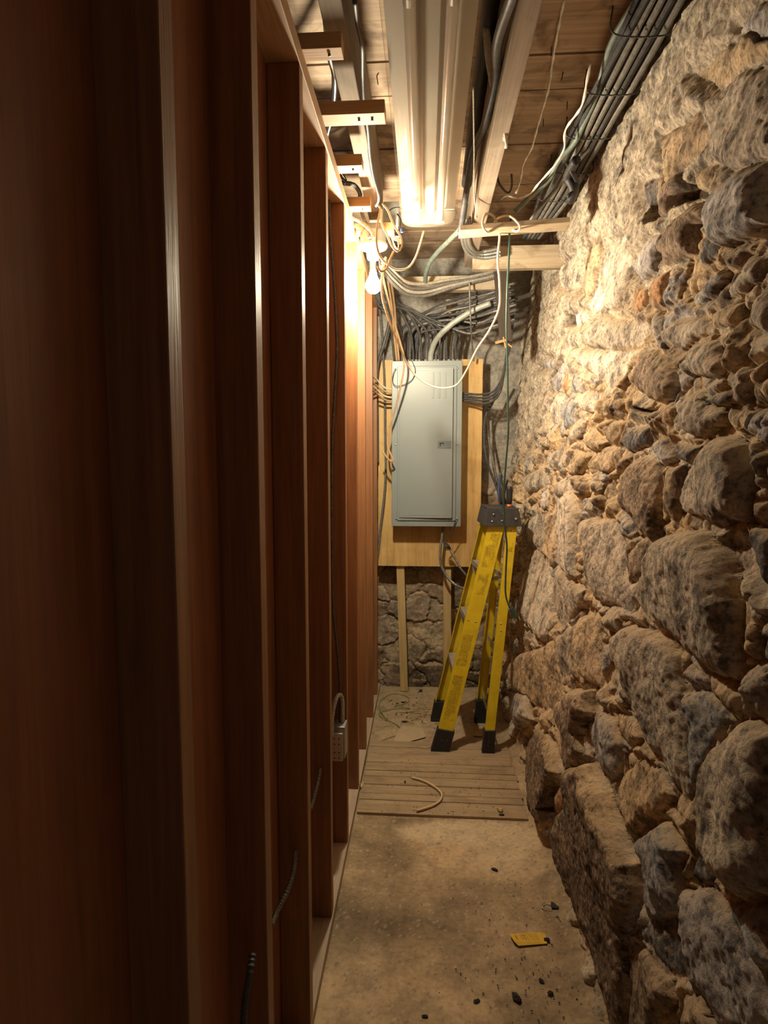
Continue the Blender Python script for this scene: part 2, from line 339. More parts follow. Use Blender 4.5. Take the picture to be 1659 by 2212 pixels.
# (crop, colour, height, outline) ; crop 7: x/1.903+1100, y/1.903+1050 ; crop 6: x/2.95+1100, y/2.95+350 ; 0: photo pixels
ST = [
 (7,'cream',.055,[(85,270),(130,262),(185,330),(180,420),(200,560),(170,645),(130,620),(80,560),(62,430)]),
 (7,'gtan',.045,[(205,330),(250,370),(330,430),(320,500),(270,545),(215,580),(180,520),(180,400)]),
 (7,'cream',.065,[(190,45),(285,15),(300,110),(295,380),(260,390),(200,320),(185,130)]),
 (7,'tan',.035,[(155,110),(190,120),(200,320),(180,330),(155,230)]),
 (7,'gtan',.04,[(75,130),(150,110),(150,250),(90,260),(62,200)]),
 (7,'gtan',.06,[(310,150),(370,125),(450,140),(490,250),(495,420),(530,500),(510,530),(430,490),(380,470),(350,380),(340,260)]),
 (7,'brown',.04,[(560,200),(655,190),(640,260),(560,370),(500,400),(510,270)]),
 (7,'gtan',.04,[(480,0),(570,0),(575,130),(640,130),(590,180),(510,130)]),
 (0,'gtan',.09,[(1476,1055),(1497,1011),(1537,957),(1602,940),(1629,960),(1642,1028),(1639,1100),(1620,1135),(1560,1130),(1478,1100)]),
 (7,'gtan',.11,[(650,220),(740,180),(860,190),(930,300),(990,460),(990,800),(900,790),(800,720),(700,640),(600,570),(555,470),(590,350)]),
 (7,'gtan',.075,[(480,590),(520,575),(640,620),(720,700),(745,880),(760,1000),(760,1300),(730,1310),(650,1180),(560,1000),(500,850),(470,700)]),
 (7,'tan',.07,[(310,540),(390,520),(395,780),(390,850),(320,790),(300,700),(295,620)]),
 (7,'gtan',.045,[(215,610),(300,560),(290,650),(265,780),(215,780),(205,690)]),
 (7,'tan',.075,[(50,700),(190,640),(210,760),(240,850),(200,940),(110,900),(60,870),(20,790),(30,760)]),
 (7,'grey',.085,[(10,820),(95,860),(110,960),(60,1000),(20,980),(0,900)]),
 (7,'brown',.095,[(205,900),(290,830),(360,840),(365,930),(320,1030),(330,1100),(300,1160),(255,1220),(235,1120),(240,1040),(205,980)]),
 (7,'grey',.06,[(330,990),(380,910),(450,960),(470,1050),(465,1190),(430,1210),(375,1140),(350,1060)]),
 (7,'dbrown',.10,[(58,1040),(140,1000),(210,1060),(240,1180),(200,1300),(180,1400),(120,1340),(75,1200)]),
 (7,'rust',.07,[(180,1330),(210,1240),(250,1215),(275,1280),(240,1340)]),
 (7,'dbrown',.095,[(270,1160),(370,1145),(440,1250),(470,1370),(550,1560),(560,1760),(510,1840),(480,2300),(440,2300),(370,2000),(270,1740),(200,1590),(160,1440),(210,1350),(262,1300)]),
 (7,'sand',.05,[(470,1180),(560,1110),(650,1190),(690,1290),(600,1360),(520,1440),(490,1380),(465,1270)]),
 (7,'tan',.045,[(440,930),(540,960),(560,1040),(510,1070),(465,1020)]),
 (7,'blue',.075,[(570,1430),(650,1370),(690,1410),(760,1500),(720,1560),(740,1760),(700,1760),(600,1800),(560,1700),(560,1560),(510,1440)]),
 (7,'dark',.02,[(600,1780),(700,1770),(750,1850),(760,2050),(700,2030),(600,1900),(520,1850)]),
 (7,'tan',.07,[(690,2300),(730,2110),(830,2080),(960,2200),(1000,2300)]),
 (7,'brown',.06,[(500,1900),(600,1930),(690,2030),(700,2130),(600,2260),(490,2260)]),
 (7,'blue',.05,[(740,860),(830,840),(910,900),(920,960),(850,1050),(830,1180),(770,1280),(760,1000)]),
 (7,'gtan',.10,[(860,1060),(1000,970),(1064,940),(1150,1000),(1150,1700),(1000,1700),(880,1580),(830,1430),(820,1200)]),
 (7,'blue',.06,[(930,1700),(1064,1730),(1150,1980),(1064,1980),(960,1800)]),
 (7,'grey',.06,[(740,1640),(860,1660),(950,1760),(1064,1960),(1150,2260),(900,2260),(800,2050),(750,1900)]),
 (7,'dark',.03,[(780,1500),(830,1440),(870,1560),(840,1650),(770,1600)]),
 (7,'sand',.05,[(830,760),(1000,850),(980,980),(900,900),(840,830)]),
 (7,'dark',.06,[(1010,150),(1120,180),(1120,450),(1040,310),(1000,250)]),
 (6,'grey',.12,[(1350,290),(1440,120),(1540,20),(1720,-20),(1750,380),(1560,490),(1430,540),(1360,470),(1335,400)]),
 (6,'brown',.07,[(985,50),(1080,60),(1130,110),(1060,230),(1040,330),(1000,360),(980,250)]),
 (6,'tan',.055,[(1225,60),(1270,0),(1340,20),(1340,130),(1290,195),(1240,190)]),
 (6,'hole',-.03,[(880,130),(980,90),(985,330),(960,380),(905,420),(890,260)]),
 (6,'hole',-.025,[(1050,250),(1130,110),(1225,120),(1240,200),(1350,210),(1320,275),(1180,250),(1060,310)]),
 (6,'brown',.10,[(1010,490),(1140,330),(1230,280),(1330,290),(1340,330),(1220,430),(1210,600),(1100,660),(1030,680),(1000,580)]),
 (6,'dark',.045,[(1245,620),(1290,480),(1370,490),(1350,620),(1250,690)]),
 (6,'grey',.075,[(840,610),(900,500),(1030,440),(1030,500),(960,700),(900,760),(830,740),(790,650)]),
 (6,'cream',.06,[(620,560),(700,470),(780,470),(800,560),(790,760),(760,900),(700,960),(640,930),(620,760)]),
 (6,'tan',.045,[(480,690),(500,570),(590,440),(620,440),(600,700),(540,880),(460,800)]),
 (6,'cream',.035,[(330,700),(390,620),(450,560),(460,700),(440,820),(350,810)]),
 (6,'rust',.06,[(915,800),(970,720),(1050,690),(1010,800),(1000,930),(930,945)]),
 (6,'rust',.05,[(805,870),(850,790),(895,800),(890,900),(840,960)]),
 (6,'white',.04,[(520,940),(580,760),(615,840),(610,930),(560,980)]),
 (6,'white',.04,[(420,960),(520,940),(540,1000),(450,1050),(410,1010)]),
 (6,'gtan',.065,[(525,1090),(640,960),(700,1000),(880,1010),(910,1080),(860,1170),(700,1210),(530,1180)]),
 (6,'cream',.06,[(415,1190),(500,1180),(720,1210),(850,1190),(780,1260),(760,1340),(660,1430),(560,1360),(460,1280)]),
 (6,'white',.05,[(925,1040),(970,950),(1000,1010),(985,1190),(940,1150)]),
 (6,'gtan',.055,[(1020,1060),(1110,990),(1260,980),(1340,1060),(1330,1110),(1100,1190),(1030,1180)]),
 (6,'tan',.05,[(1310,960),(1500,900),(1500,960),(1460,1040),(1340,1080)]),
 (6,'gtan',.08,[(1130,1300),(1230,1170),(1360,1130),(1410,1290),(1380,1380),(1170,1390)]),
 (6,'brown',.08,[(850,1210),(960,1200),(1080,1330),(1100,1450),(1060,1520),(900,1500),(820,1450)]),
 (6,'gtan',.07,[(1140,1590),(1160,1500),(1220,1460),(1300,1530),(1410,1620),(1390,1690),(1260,1760),(1150,1700)]),
 (6,'dark',.05,[(750,1680),(900,1670),(930,1700),(920,1820),(800,1860),(745,1810)]),
 (6,'grey',.05,[(930,1800),(1040,1760),(1080,1920),(1000,1950),(920,1860)]),
 (6,'dark',.045,[(1070,1790),(1250,1800),(1180,1930),(1080,1910)]),
 (6,'tan',.065,[(475,1740),(540,1690),(660,1800),(620,1850),(520,1830)]),
 (6,'tan',.055,[(580,1880),(640,1820),(740,1800),(720,1900),(640,1980),(600,1970)]),
 (6,'brown',.08,[(740,2050),(790,1930),(880,1880),(980,1900),(1000,2000),(990,2300),(960,2420),(850,2300),(750,2212)]),
 (6,'tan',.06,[(1000,2120),(1040,1960),(1140,1940),(1140,2000),(1080,2300),(1010,2260)]),
 (6,'gtan',.05,[(380,1700),(440,1640),(520,1650),(480,1750),(390,1800)]),
 (6,'tan',.06,[(390,1930),(430,1820),(550,1860),(480,1970),(400,1990)]),
 (6,'gtan',.05,[(300,2060),(390,1980),(410,2100),(330,2150)]),
 (6,'gtan',.06,[(110,2010),(190,1960),(270,1990),(260,2060),(150,2120)]),
 (6,'gtan',.05,[(275,1870),(340,1800),(380,1900),(330,1980),(280,1960)]),
 (6,'blue',.045,[(340,1600),(380,1510),(440,1510),(430,1650),(370,1700)]),
 (6,'cream',.045,[(280,1560),(330,1470),(380,1510),(330,1680),(290,1670)]),
 (6,'cream',.045,[(470,1580),(480,1470),(590,1460),(590,1580),(520,1610)]),
 (6,'blue',.04,[(390,1350),(470,1360),(480,1470),(400,1470)]),
 (6,'rust',.045,[(345,1430),(380,1320),(400,1430),(370,1490)]),
 (6,'grey',.045,[(280,1470),(310,1340),(370,1270),(370,1370),(320,1470)]),
 (6,'grey',.04,[(215,1310),(250,1240),(320,1260),(290,1330)]),
 (6,'cream',.05,[(1440,830),(1560,590),(1640,600),(1640,720),(1480,870),(1420,890)]),
 (6,'gtan',.05,[(1540,900),(1650,780),(1720,780),(1720,1080),(1570,1040)]),
 (6,'grey',.05,[(1180,860),(1300,760),(1400,680),(1440,760),(1330,860),(1180,920)]),
 (6,'dark',.045,[(1240,1540),(1460,1420),(1480,1500),(1400,1580)]),
 (6,'hole',-.02,[(400,940),(440,1000),(420,1040),(370,1060),(380,990)]),
 (6,'hole',-.02,[(840,1560),(960,1560),(940,1620),(850,1600)]),
 (0,'gtan',.07,[(1545,260),(1600,170),(1700,140),(1720,330),(1600,370),(1555,350)]),
 (0,'tan',.04,[(1500,160),(1560,110),(1640,60),(1700,60),(1690,120),(1560,190)]),
 (0,'tan',.05,[(1440,300),(1520,235),(1540,290),(1520,330),(1450,400)]),
 (0,'grey',.05,[(1600,60),(1650,0),(1720,0),(1720,60),(1650,100)]),
 (0,'hole',-.05,[(1134,600),(1150,600),(1149,740),(1143,830),(1136,740)]),
 (0,'dark',.02,[(1395,395),(1430,385),(1430,440),(1400,450)]),
]
def build_right_wall():
    ys = np.concatenate([np.arange(-0.9, 0.75, 0.02), np.arange(0.75, 3.86, 0.0036)]); zs = np.arange(-0.02, 2.70, 0.0036)
    Y, Zg = np.meshgrid(ys, zs)
    wy = 0.016 * fbm(Y * 11, Zg * 11, 4, 1) * 2; wz = 0.016 * fbm(Y * 11 + 9, Zg * 11, 4, 2) * 2
    Yw, Zw = Y + wy, Zg + wz
    big = fbm(Y * 2.2, Zg * 2.2, 3, 3)
    # rubble between the large stones
    f1, f2, cid = worley(Yw * 9.5, Zw * 11.5, 1); e = f2 - f1
    g1, g2, cid2 = worley(Yw * 21, Zw * 24, 2); e2 = g2 - g1
    smear = sstep(1.62, 1.92, Zg + 0.25 * (Y - 2.4) + 0.25 * big)          # lime mortar smeared over the upper courses
    h = 0.012 + 0.030 * np.sqrt(np.clip(e / 0.5, 0, 1)) * (0.4 + cid) * (cid > 0.28) + 0.014 * np.sqrt(np.clip(e2 / .5, 0, 1)) * (cid2 > .4)
    hs = 0.045 + 0.02 * fbm(Y * 5, Zg * 3.4, 4, 4) * 2 + 0.010 * np.clip(e / .5, 0, 1) + 0.012 * fbm(Y * 22, Zg * 12, 3, 6)
    h = h * (1 - smear) + hs * smear
    pal = np.array([CR['gtan'], CR['tan'], CR['grey'], CR['cream'], CR['brown'], CR['tan'], CR['gtan'], CR['sand']])
    C = pal[(cid * 7.99).astype(int)] * (0.8 + 0.4 * cid2)[..., None]
    mort = np.array(CR['sand']); mm = sstep(0.22, 0.05, e)[..., None] * 0.8 + (cid <= 0.28)[..., None] * 0.6; mm = np.clip(mm, 0, 1); C = C * (1 - mm) + mort * mm
    C = C * (1 - smear[..., None]) + np.array([0.44, 0.40, 0.33]) * (1 + 0.5 * big)[..., None] * smear[..., None]
    own = np.zeros(Y.shape, bool)
    for crop, cn, A, pts in ST:
        if crop == 7: pts = [(x / 1.903 + 1100, y / 1.903 + 1050) for x, y in pts]
        elif crop == 6: pts = [(x / 2.95 + 1100, y / 2.95 + 350) for x, y in pts]
        P = np.array([wallhit(*p) for p in pts]); a0, a1 = P.min(0), P.max(0)
        c0, c1 = np.searchsorted(ys, [a0[0] - 0.06, a1[0] + 0.06]); r0, r1 = np.searchsorted(zs, [a0[1] - 0.06, a1[1] + 0.06])
        if c1 - c0 < 2 or r1 - r0 < 2: continue
        U = Yw[r0:r1, c0:c1]; V = Zw[r0:r1, c0:c1]; D = np.full(U.shape, 9.0); ins = np.zeros(U.shape, bool)
        for k in range(len(P)):
            (x0, y0), (x1, y1) = P[k], P[(k + 1) % len(P)]; dx, dy = x1 - x0, y1 - y0
            t = np.clip(((U - x0) * dx + (V - y0) * dy) / (dx * dx + dy * dy + 1e-12), 0, 1)
            D = np.minimum(D, np.hypot(U - x0 - t * dx, V - y0 - t * dy))
            cr = ((y0 > V) != (y1 > V)); ins ^= cr & (U < dx * (V - y0) / (dy if abs(dy) > 1e-9 else 1e-9) + x0)
        ctr = P.mean(0); size = min(a1 - a0)
        if A < 0:
            m = np.where(ins, np.clip(D / 0.012, 0, 1), 0); hh = h[r0:r1, c0:c1]; h[r0:r1, c0:c1] = hh * (1 - m) + A * m
            C[r0:r1, c0:c1] = C[r0:r1, c0:c1] * (1 - m[..., None]) + np.array(CR[cn]) * m[..., None]; continue
        R = min(0.05, 0.42 * size); q = np.clip(D / R, 0, 1)
        prof = np.sqrt(1 - (1 - q) ** 2)
        th = (hash((crop, int(pts[0][0]))) % 628) / 100.0
        tilt = 0.14 * ((U - ctr[0]) * math.cos(th) + (V - ctr[1]) * math.sin(th))
        fac = fbm(U * 9 + th, V * 9, 3, 5); facet = np.abs(fac) * 0.5
        sh = 0.018 + A * 0.50 * prof * (1 + 0.2 * fac) + np.clip(tilt, -0.5 * A, 0.35 * A) * prof - facet * 0.03 * prof
        m = ins & (sh > h[r0:r1, c0:c1] - 0.02)
        h[r0:r1, c0:c1] = np.where(ins, sh, np.where(own[r0:r1, c0:c1], h[r0:r1, c0:c1], np.minimum(h[r0:r1, c0:c1], 0.020 + np.clip(D, 0, .06) * 0.9 + 0.01 * fac))); own[r0:r1, c0:c1] |= ins
        c = np.array(CR[cn]); k = sstep(0.0, 0.008, D)[..., None]
        vc = c * (1 + 0.9 * fbm(U * 16, V * 10, 4, 6))[..., None]
        if cn == 'dbrown': # the tops of the bottom boulders carry dry mortar dust
            tp = sstep(a1[1] - 0.10 * size - 0.03, a1[1] - 0.02, V + 0.05 * fac)[..., None]; vc = vc * (1 - tp) + np.array(CR['sand']) * tp
        C[r0:r1, c0:c1] = np.where(ins[..., None], C[r0:r1, c0:c1] * (1 - k) + vc * k, C[r0:r1, c0:c1])
    rough = 0.014 * fbm(Y * 24, Zg * 24, 4, 3, 0.6) + 0.008 * fbm(Y * 75, Zg * 60, 3, 5, 0.7)
    ridge = 0.012 * np.abs(fbm(Y * 9, Zg * 5, 3, 7))
    h = h + rough - ridge
    X = 0.485 + 0.083 * Zg - h + 0.008
    # the corner slopes into the back wall
    X = X - 0.035 * sstep(3.3, 3.7, Y)
    o = gridmesh('wall_right', X, Y, Zg, np.clip(C * 1.4, 0.02, 0.88), M['stone']); tag(o, kind='structure')
build_right_wall()

def build_back_wall():
    xs = np.arange(-0.75, 0.76, 0.006); zs = np.arange(-0.02, 2.68, 0.006); X, Z = np.meshgrid(xs, zs)
    wx = 0.20 * fbm(X * 5, Z * 5, 5, 2, .6); wz = 0.16 * fbm(X * 5 + 5, Z * 5, 5, 3, .6)
    f1, f2, cid = worley((X + wx) * 4.2, (Z + wz) * 7.0, 4); e = f2 - f1
    h = 0.026 * np.clip(e / 0.10, 0, 1) ** .5 * (0.5 + 0.5 * cid) + 0.035 * fbm(X * 14, Z * 14, 4, 1, .65) + 0.02 * fbm(X * 4, Z * 4, 3, 5)
    up = sstep(1.15, 1.45, Z); h = h * (1 - 0.75 * up)
    pal = np.array([(0.44, 0.36, 0.26), (0.33, 0.25, 0.17), (0.50, 0.42, 0.32), (0.28, 0.21, 0.15), (0.40, 0.32, 0.24)])
    C = pal[(cid * 4.99).astype(int)] * (1 + 0.8 * fbm(X * 12, Z * 12, 4, 6))[..., None]
    mm = sstep(0.10, 0.0, e)[..., None] * 0.4 * (1 - up[..., None]); C = C * (1 - mm) + np.array([0.12, 0.09, 0.06]) * mm
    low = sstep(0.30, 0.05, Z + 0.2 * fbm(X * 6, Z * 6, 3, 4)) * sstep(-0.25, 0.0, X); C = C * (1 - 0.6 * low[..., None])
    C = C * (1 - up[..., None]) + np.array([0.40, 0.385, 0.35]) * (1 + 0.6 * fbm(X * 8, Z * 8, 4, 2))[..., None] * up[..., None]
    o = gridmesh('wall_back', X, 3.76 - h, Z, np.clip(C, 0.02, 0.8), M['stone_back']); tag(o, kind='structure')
build_back_wall()

# ---- ceiling deck of planks running across, left panelling
mb = MB(); y = -1.16; k = 0
while y < 3.9:
    mb.box((-1.0, y + 0.003, 2.65 + 0.002 * math.sin(k * 2.3)), (0.86, y + 0.169, 2.675)); y += 0.172; k += 1
mb.box((-1.0, -1.2, 2.677), (0.86, 3.95, 2.69))
struct('ceiling', mb, M['deck'])
mb = MB()
for y, y2 in zip([-1.2, -0.45, 0.28, 1.0, 1.73, 2.46, 3.18], [-0.455, 0.275, 0.995, 1.725, 2.455, 3.175, 3.70]):
    mb.box((-0.375, y + 0.02, 0.0), (-0.352, y2 + 0.02, 2.35))
mb.box((-0.39, -1.2, 0.0), (-0.376, 3.72, 2.35))
struct('wall_left', mb, M['panel'])

# ================================================================== LEFT WALL FRAMING
SY = [0.65, 1.00, 1.37, 1.73, 2.095, 2.46, 2.815, 3.18, 3.50]
XS0, XS1 = -0.352, -0.279
where = ['nearest stud of the left wall, widest in view', 'second stud from the viewer in the left wall', 'third stud from the viewer in the left wall',
         'fourth stud from the viewer in the left wall', 'stud just on this side of the lit bulb', 'stud just past the lit bulb, glowing orange',
         'third stud from the far end, past the bulb', 'stud next to the farthest one in the left wall', 'farthest stud, beside the stone back wall']
mb = MB(); mb.box((XS0, 0, 0.034), (XS1, 0.038, 2.308))
s0 = mb.build('wall_stud', M['stud'], bevel=0.002, origin=(0, 0, 0))
for i, y in enumerate(SY):
    o = s0 if i == 0 else s0.copy()
    if i: COL.objects.link(o)
    o.location = (random.uniform(-.002, .002), y, 0)
    o.rotation_euler = (0, 0, 0)
    tag(o, 'reddish brown wooden ' + where[i], 'stud', 'studs of the left wall')
tag(MB().box((-0.360, -1.2, 2.3085), (-0.277, 3.7, 2.350)).build('top_plate', M['plate'], bevel=0.002), 'long brown plank lying flat along the tops of the left studs', 'beam')
pl = tag(MB().box((-0.350, -1.2, 0.002), (-0.278, 3.69, 0.0335)).build('bottom_plate', M['sill'], bevel=0.0015), 'pale plank on the floor under the left row of studs', 'beam')
# ceiling joists
J = [(-0.237, -0.186), (0.193, 0.247)]
jl = ['grey brown joist running lengthwise between the stud wall and the light fixture', 'grey brown joist running lengthwise right of the light fixture, dark pipe beside it']
for k, (a, b) in enumerate(J):
    mb = MB(); mb.prism([(a, -1.1, 2.43), (b, -1.1, 2.43), (b, -1.1, 2.649), (a, -1.1, 2.649)], (0, 4.32 if k else 3.75, 0))
    tag(mb.build('ceiling_joist', M['joist'], bevel=0.003), jl[k], 'joist', 'lengthwise ceiling joists')
# short blocks nailed over the plate
bl = [(1.398, 1.442, -0.190), (1.655, 1.712, -0.112), (1.932, 1.985, -0.201), (2.235, 2.285, -0.203), (2.475, 2.53, -0.130)]
bn = ['short orange wooden block at the ceiling, nearest of the row above the stud wall', 'longest wooden block in the row above the stud wall, second from the viewer',
      'small wooden block third in the row above the stud wall', 'small brightly lit wooden block fourth in the row above the stud wall', 'wooden block directly above the porcelain bulb holder']
for i, (a, b, x1) in enumerate(bl):
    mb = MB(); mb.box((-0.345, a, 2.3515), (x1, b, 2.3855))
    t = tag(mb.build('wood_block', M['block'], bevel=0.0015), bn[i], 'wood block', 'blocks nailed across the top plate')
    for q in (0.035, 0.07) if i == 1 else (0.03,):
        nb = MB(); nb.lathe((x1 - q, (a + b) / 2, 2.3525), (0, 0, -1), [(0, 0.0025), (0.004, 0.004), (0.005, 0.001)], 8)
        nb.build('nail', M['bx_dark'], parent=t)
# beams and boards at the far end
tag(MB().box((0.225, 3.06, at(1015, 582, 3.06).z), (0.70, 3.10, at(1015, 532, 3.06).z)).build('header_board', M['beamx'], bevel=0.003), 'pale dusty header board across the right bay near the far end', 'beam')
tag(MB().box((-0.15, 3.36, at(900, 628, 3.36).z), (0.40, 3.42, at(900, 597, 3.36).z)).build('ledger_beam', M['beamx'], bevel=0.003), 'pale wooden beam low across the far end with armored cables in front', 'beam')
a, b = at(993, 492, 2.43), at(1232, 474, 2.43)
mb = MB(); mb.bar(a + Vector((0, 0.045, 0)), b + Vector((0, .045, 0)), 0.088, (0, 1, 0), 0.020)
tag(mb.build('batten', M['beamx'], bevel=0.0015), 'narrow wooden batten under the right joist, cream cable looped over it', 'batten')
p0, p1 = at(1080, 583, 3.2), at(1093, 740, 3.2)
mb = MB(); mb.bar(p0, p1, 0.062, (1, 0, 0), 0.03)
hb = tag(mb.build('hanging_board', M['oldwood'], bevel=0.002), 'dark old board hanging upright behind the cream and green cords', 'board')
cl = MB(); cl.bar(at(1070, 741, 3.17), at(1093, 735, 3.17), 0.012, (0, 0, 1), 0.012); cl.bar(at(1087, 728, 3.165), at(1092, 752, 3.165), 0.006, (1, 0, 0), 0.006); cl.bar(at(1095, 742, 3.165), at(1106, 750, 3.165), 0.006, (0, 0, 1), 0.006)
cl.build('splintered_end', M['block'], parent=hb)
tag(MB().box((0.115, 3.60, 2.07), (0.145, 3.625, 2.37)).build('pine_strip', M['pine'], bevel=0.001), 'short yellow pine strip upright between dark cables above the grey panel', 'wood strip')

# plywood backboard and legs
B0 = at(817, 778, 3.62); B1 = at(1043, 1225, 3.62)
tag(MB().box((-0.283, 3.62, B1.z), (0.333, 3.638, B0.z)).build('plywood_backboard', M['ply'], bevel=0.001), 'tall yellow plywood board behind the grey electrical panel', 'board')
def leg(px0, py0, px1, py1, lab, w_=0.048):
    a = at(px0, py0, 3.655); b = at(px1, py1, 3.655); b = a + (b - a) * ((a.z - 0.004) / (a.z - b.z)); t = (b - a)
    mb = MB(); mb.bar(b, a - t * 0.25, w_, (1, 0, 0), 0.028); tag(mb.build('board_leg', M['pine'], bevel=0.002), lab, 'post', 'pine legs under the plywood board')
leg(865, 1228, 873, 1480, 'pale pine leg under the plywood board, the left one standing clear')
leg(966, 1228, 966, 1470, 'pale pine leg under the plywood board, partly behind the yellow ladder')

# ================================================================== BREAKER PANEL
PY = 3.50
def pp(x, y): return at(780 + x / 4.1475, 740 + y / 4.1475, PY)
pc = thing('breaker_panel', 'grey steel breaker panel with closed door mounted on the plywood board', 'electrical panel', (0.0, PY + 0.06, 1.04))
a, b = pp(275, 165), pp(893, 1650)
x0, x1, z0, z1 = a.x, b.x, b.z, a.z
def rr(x0, x1, z0, z1, r, y, n=5):
    out = []
    for cx, cz, s in ((x1 - r, z1 - r, 0), (x0 + r, z1 - r, 1), (x0 + r, z0 + r, 2), (x1 - r, z0 + r, 3)):
        for k in range(n + 1):
            t = (s + k / n) * math.pi / 2; out.append((cx + r * math.cos(t), y, cz + r * math.sin(t)))
    return out
MB().box((x0 + 0.012, PY + 0.01, z0 + 0.012), (x1 - 0.012, 3.619, z1 - 0.012)).build('enclosure', M['steel'], parent=pc)
mb = MB(); mb.prism(rr(x0, x1, z0, z1, 0.008, PY), (0, 0.012, 0)); cover = mb.build('cover', M['steel'], parent=pc, bevel=0.003)
a, b = pp(325, 212), pp(845, 1597); fx0, fx1, fz0, fz1 = a.x, b.x, b.z, a.z
mb = MB(); mb.prism(rr(fx0, fx1, fz0, fz1, 0.006, PY - 0.008), (0, 0.009, 0)); mb.build('raised_frame', M['steel'], parent=pc, bevel=0.003)
a, b = pp(345, 232), pp(812, 1570); dx0, dx1, dz0, dz1 = a.x, b.x, b.z, a.z
R_ = Matrix.Rotation(math.radians(-2.2), 4, 'Z')
def hinge(mb):  # swing a little open about the left edge
    c = Vector((dx0, PY - 0.010, 0)); mb.v = [R_ @ (p - c) + c for p in mb.v]; return mb
mb = MB(); mb.prism(rr(dx0, dx1, dz0, dz1, 0.009, PY - 0.0125), (0, 0.003, 0))
door = hinge(mb).build('panel_door', M['steel'], parent=pc, bevel=0.0012)
for cx in (645, 700, 752):
    rb = MB(); a, b = pp(cx - 7, 272), pp(cx + 7, 500); rb.prism(rr(a.x, b.x, b.z, a.z, 0.0016, PY - 0.0160, 3), (0, 0.004, 0)); o = sub(hinge(rb), 'pressed_rib', M['steel'], door); bm = o.modifiers.new('bevel', 'BEVEL'); bm.width = 0.001
a, b = pp(375, 248), pp(800, 262); 
for (u0, v0, u1, v1) in ((362, 246, 600, 254), (362, 246, 370, 520), (795, 260, 803, 560), (395, 1538, 600, 1545), (640, 1538, 675, 1545), (690, 1538, 720, 1545), (740, 1538, 770, 1545)):
    rb = MB(); a, b = pp(u0, v0), pp(u1, v1); rb.box((a.x, PY - 0.0140, b.z), (b.x, PY - 0.0120, a.z)); sub(hinge(rb), 'pressed_rib', M['steel'], door)
lt = MB(); a, b = pp(685, 883), pp(806, 948); lt.prism(rr(a.x, b.x, b.z, a.z, 0.002, PY - 0.0145), (0, 0.004, 0))
a, b = pp(765, 888), pp(800, 943); lt.box((a.x, PY - 0.0165, b.z), (b.x, PY - 0.0145, a.z))
lo = sub(hinge(lt), 'latch', M['steel_dark'], door)
lt = MB(); a, b = pp(703, 898), pp(740, 930); lt.box((a.x, PY - 0.0152, b.z), (b.x, PY - 0.0146, a.z)); 
sub(hinge(lt), 'latch_recess', M['black'], door)
lt = MB(); a, b = pp(714, 910), pp(738, 934); lt.box((a.x, PY - 0.017, b.z), (b.x, PY - 0.0153, a.z)); sub(hinge(lt), 'latch_tab', M['steel_dark'], door)
for (u, v) in ((308, 238), (867, 232), (308, 915), (863, 912), (316, 1578), (860, 1578)):
    c = pp(u, v); mb = MB(); mb.lathe((c.x, PY - 0.001, c.z), (0, -1, 0), [(-0.003, 0.0052), (0.0005, 0.0055), (0.003, 0.0045), (0.004, 0.002), (0.004, 0)], 14)
    mb.build('screw', M['zinc'], parent=pc, smooth=True)
for (u, v) in ((372, 378), (370, 915), (374, 1443)):
    c = pp(u, v); mb = MB(); mb.box((c.x - 0.0035, PY - 0.0145, c.z - 0.008), (c.x + 0.0035, PY - 0.0128, c.z + 0.008)); mb.build('hinge', M['steel'], parent=pc, bevel=0.001)
mb = MB()
for u in (375, 420, 455, 490, 518, 575, 660, 690, 745, 790, 830, 868):
    c = pp(u, 160); mb = MB(); mb.lathe((c.x, PY + 0.055, z1 - 0.012), (0, 0, 1), [(0, 0.010), (0.014, 0.010), (0.014, 0.013), (0.019, 0.013), (0.019, 0.008), (0.026, 0.008)], 10)
    mb.build('cable_connector', M['galv'], parent=pc)

# ================================================================== CABLES
def px3(pts): return [at(*p) for p in pts]
def cable(name, label, cat, pts, r, mat, arm=False, group=None, n=8, raw=False, pitch=0.007):
    mb = MB(); mb.tube(pts if raw else px3(pts), r, n, armored=arm, pitch=pitch)
    return tag(mb.build(name, M[mat] if isinstance(mat, str) else mat, smooth=not arm), label, cat, group)
cable('cream_cable', 'long cream cable hanging in a loop in front of the grey panel', 'cable',
      [(833, 556, 2.33), (826, 590, 2.30), (826, 640, 2.32), (842, 695, 2.5), (862, 745, 2.75), (885, 795, 2.9), (915, 825, 2.95), (950, 838, 2.95), (985, 832, 2.92), (1008, 800, 2.85), (1030, 755, 2.75), (1058, 712, 2.65),
       (1078, 665, 2.58), (1079, 610, 2.52), (1075, 560, 2.5), (1079, 505, 2.49), (1068, 470, 2.48), (1050, 462, 2.44), (1042, 485, 2.415), (1050, 500, 2.42), (1062, 497, 2.50), (1072, 474, 2.55), (1095, 466, 2.46), (1112, 474, 2.415), (1124, 490, 2.415), (1117, 500, 2.43), (1102, 494, 2.50)], 0.0045, 'romex')
cd = thing('extension_cord', 'dark green extension cord hanging from the batten to a plug beside the ladder', 'cord', at(1100, 500, 2.47))
mb = MB(); mb.tube(px3([(1104, 470, 2.50), (1101, 500, 2.50), (1099, 560, 2.5), (1096, 620, 2.5), (1094, 700, 2.52), (1096, 780, 2.55), (1097, 860, 2.58), (1098, 930, 2.62), (1092, 1010, 2.68), (1088, 1070, 2.72), (1090, 1130, 2.74), (1095, 1180, 2.76), (1093, 1230, 2.78), (1092, 1280, 2.8), (1098, 1305, 2.8), (1103, 1315, 2.8)]), 0.0042, 8)
mb.build('cord', M['green_cord'], parent=cd, smooth=True)
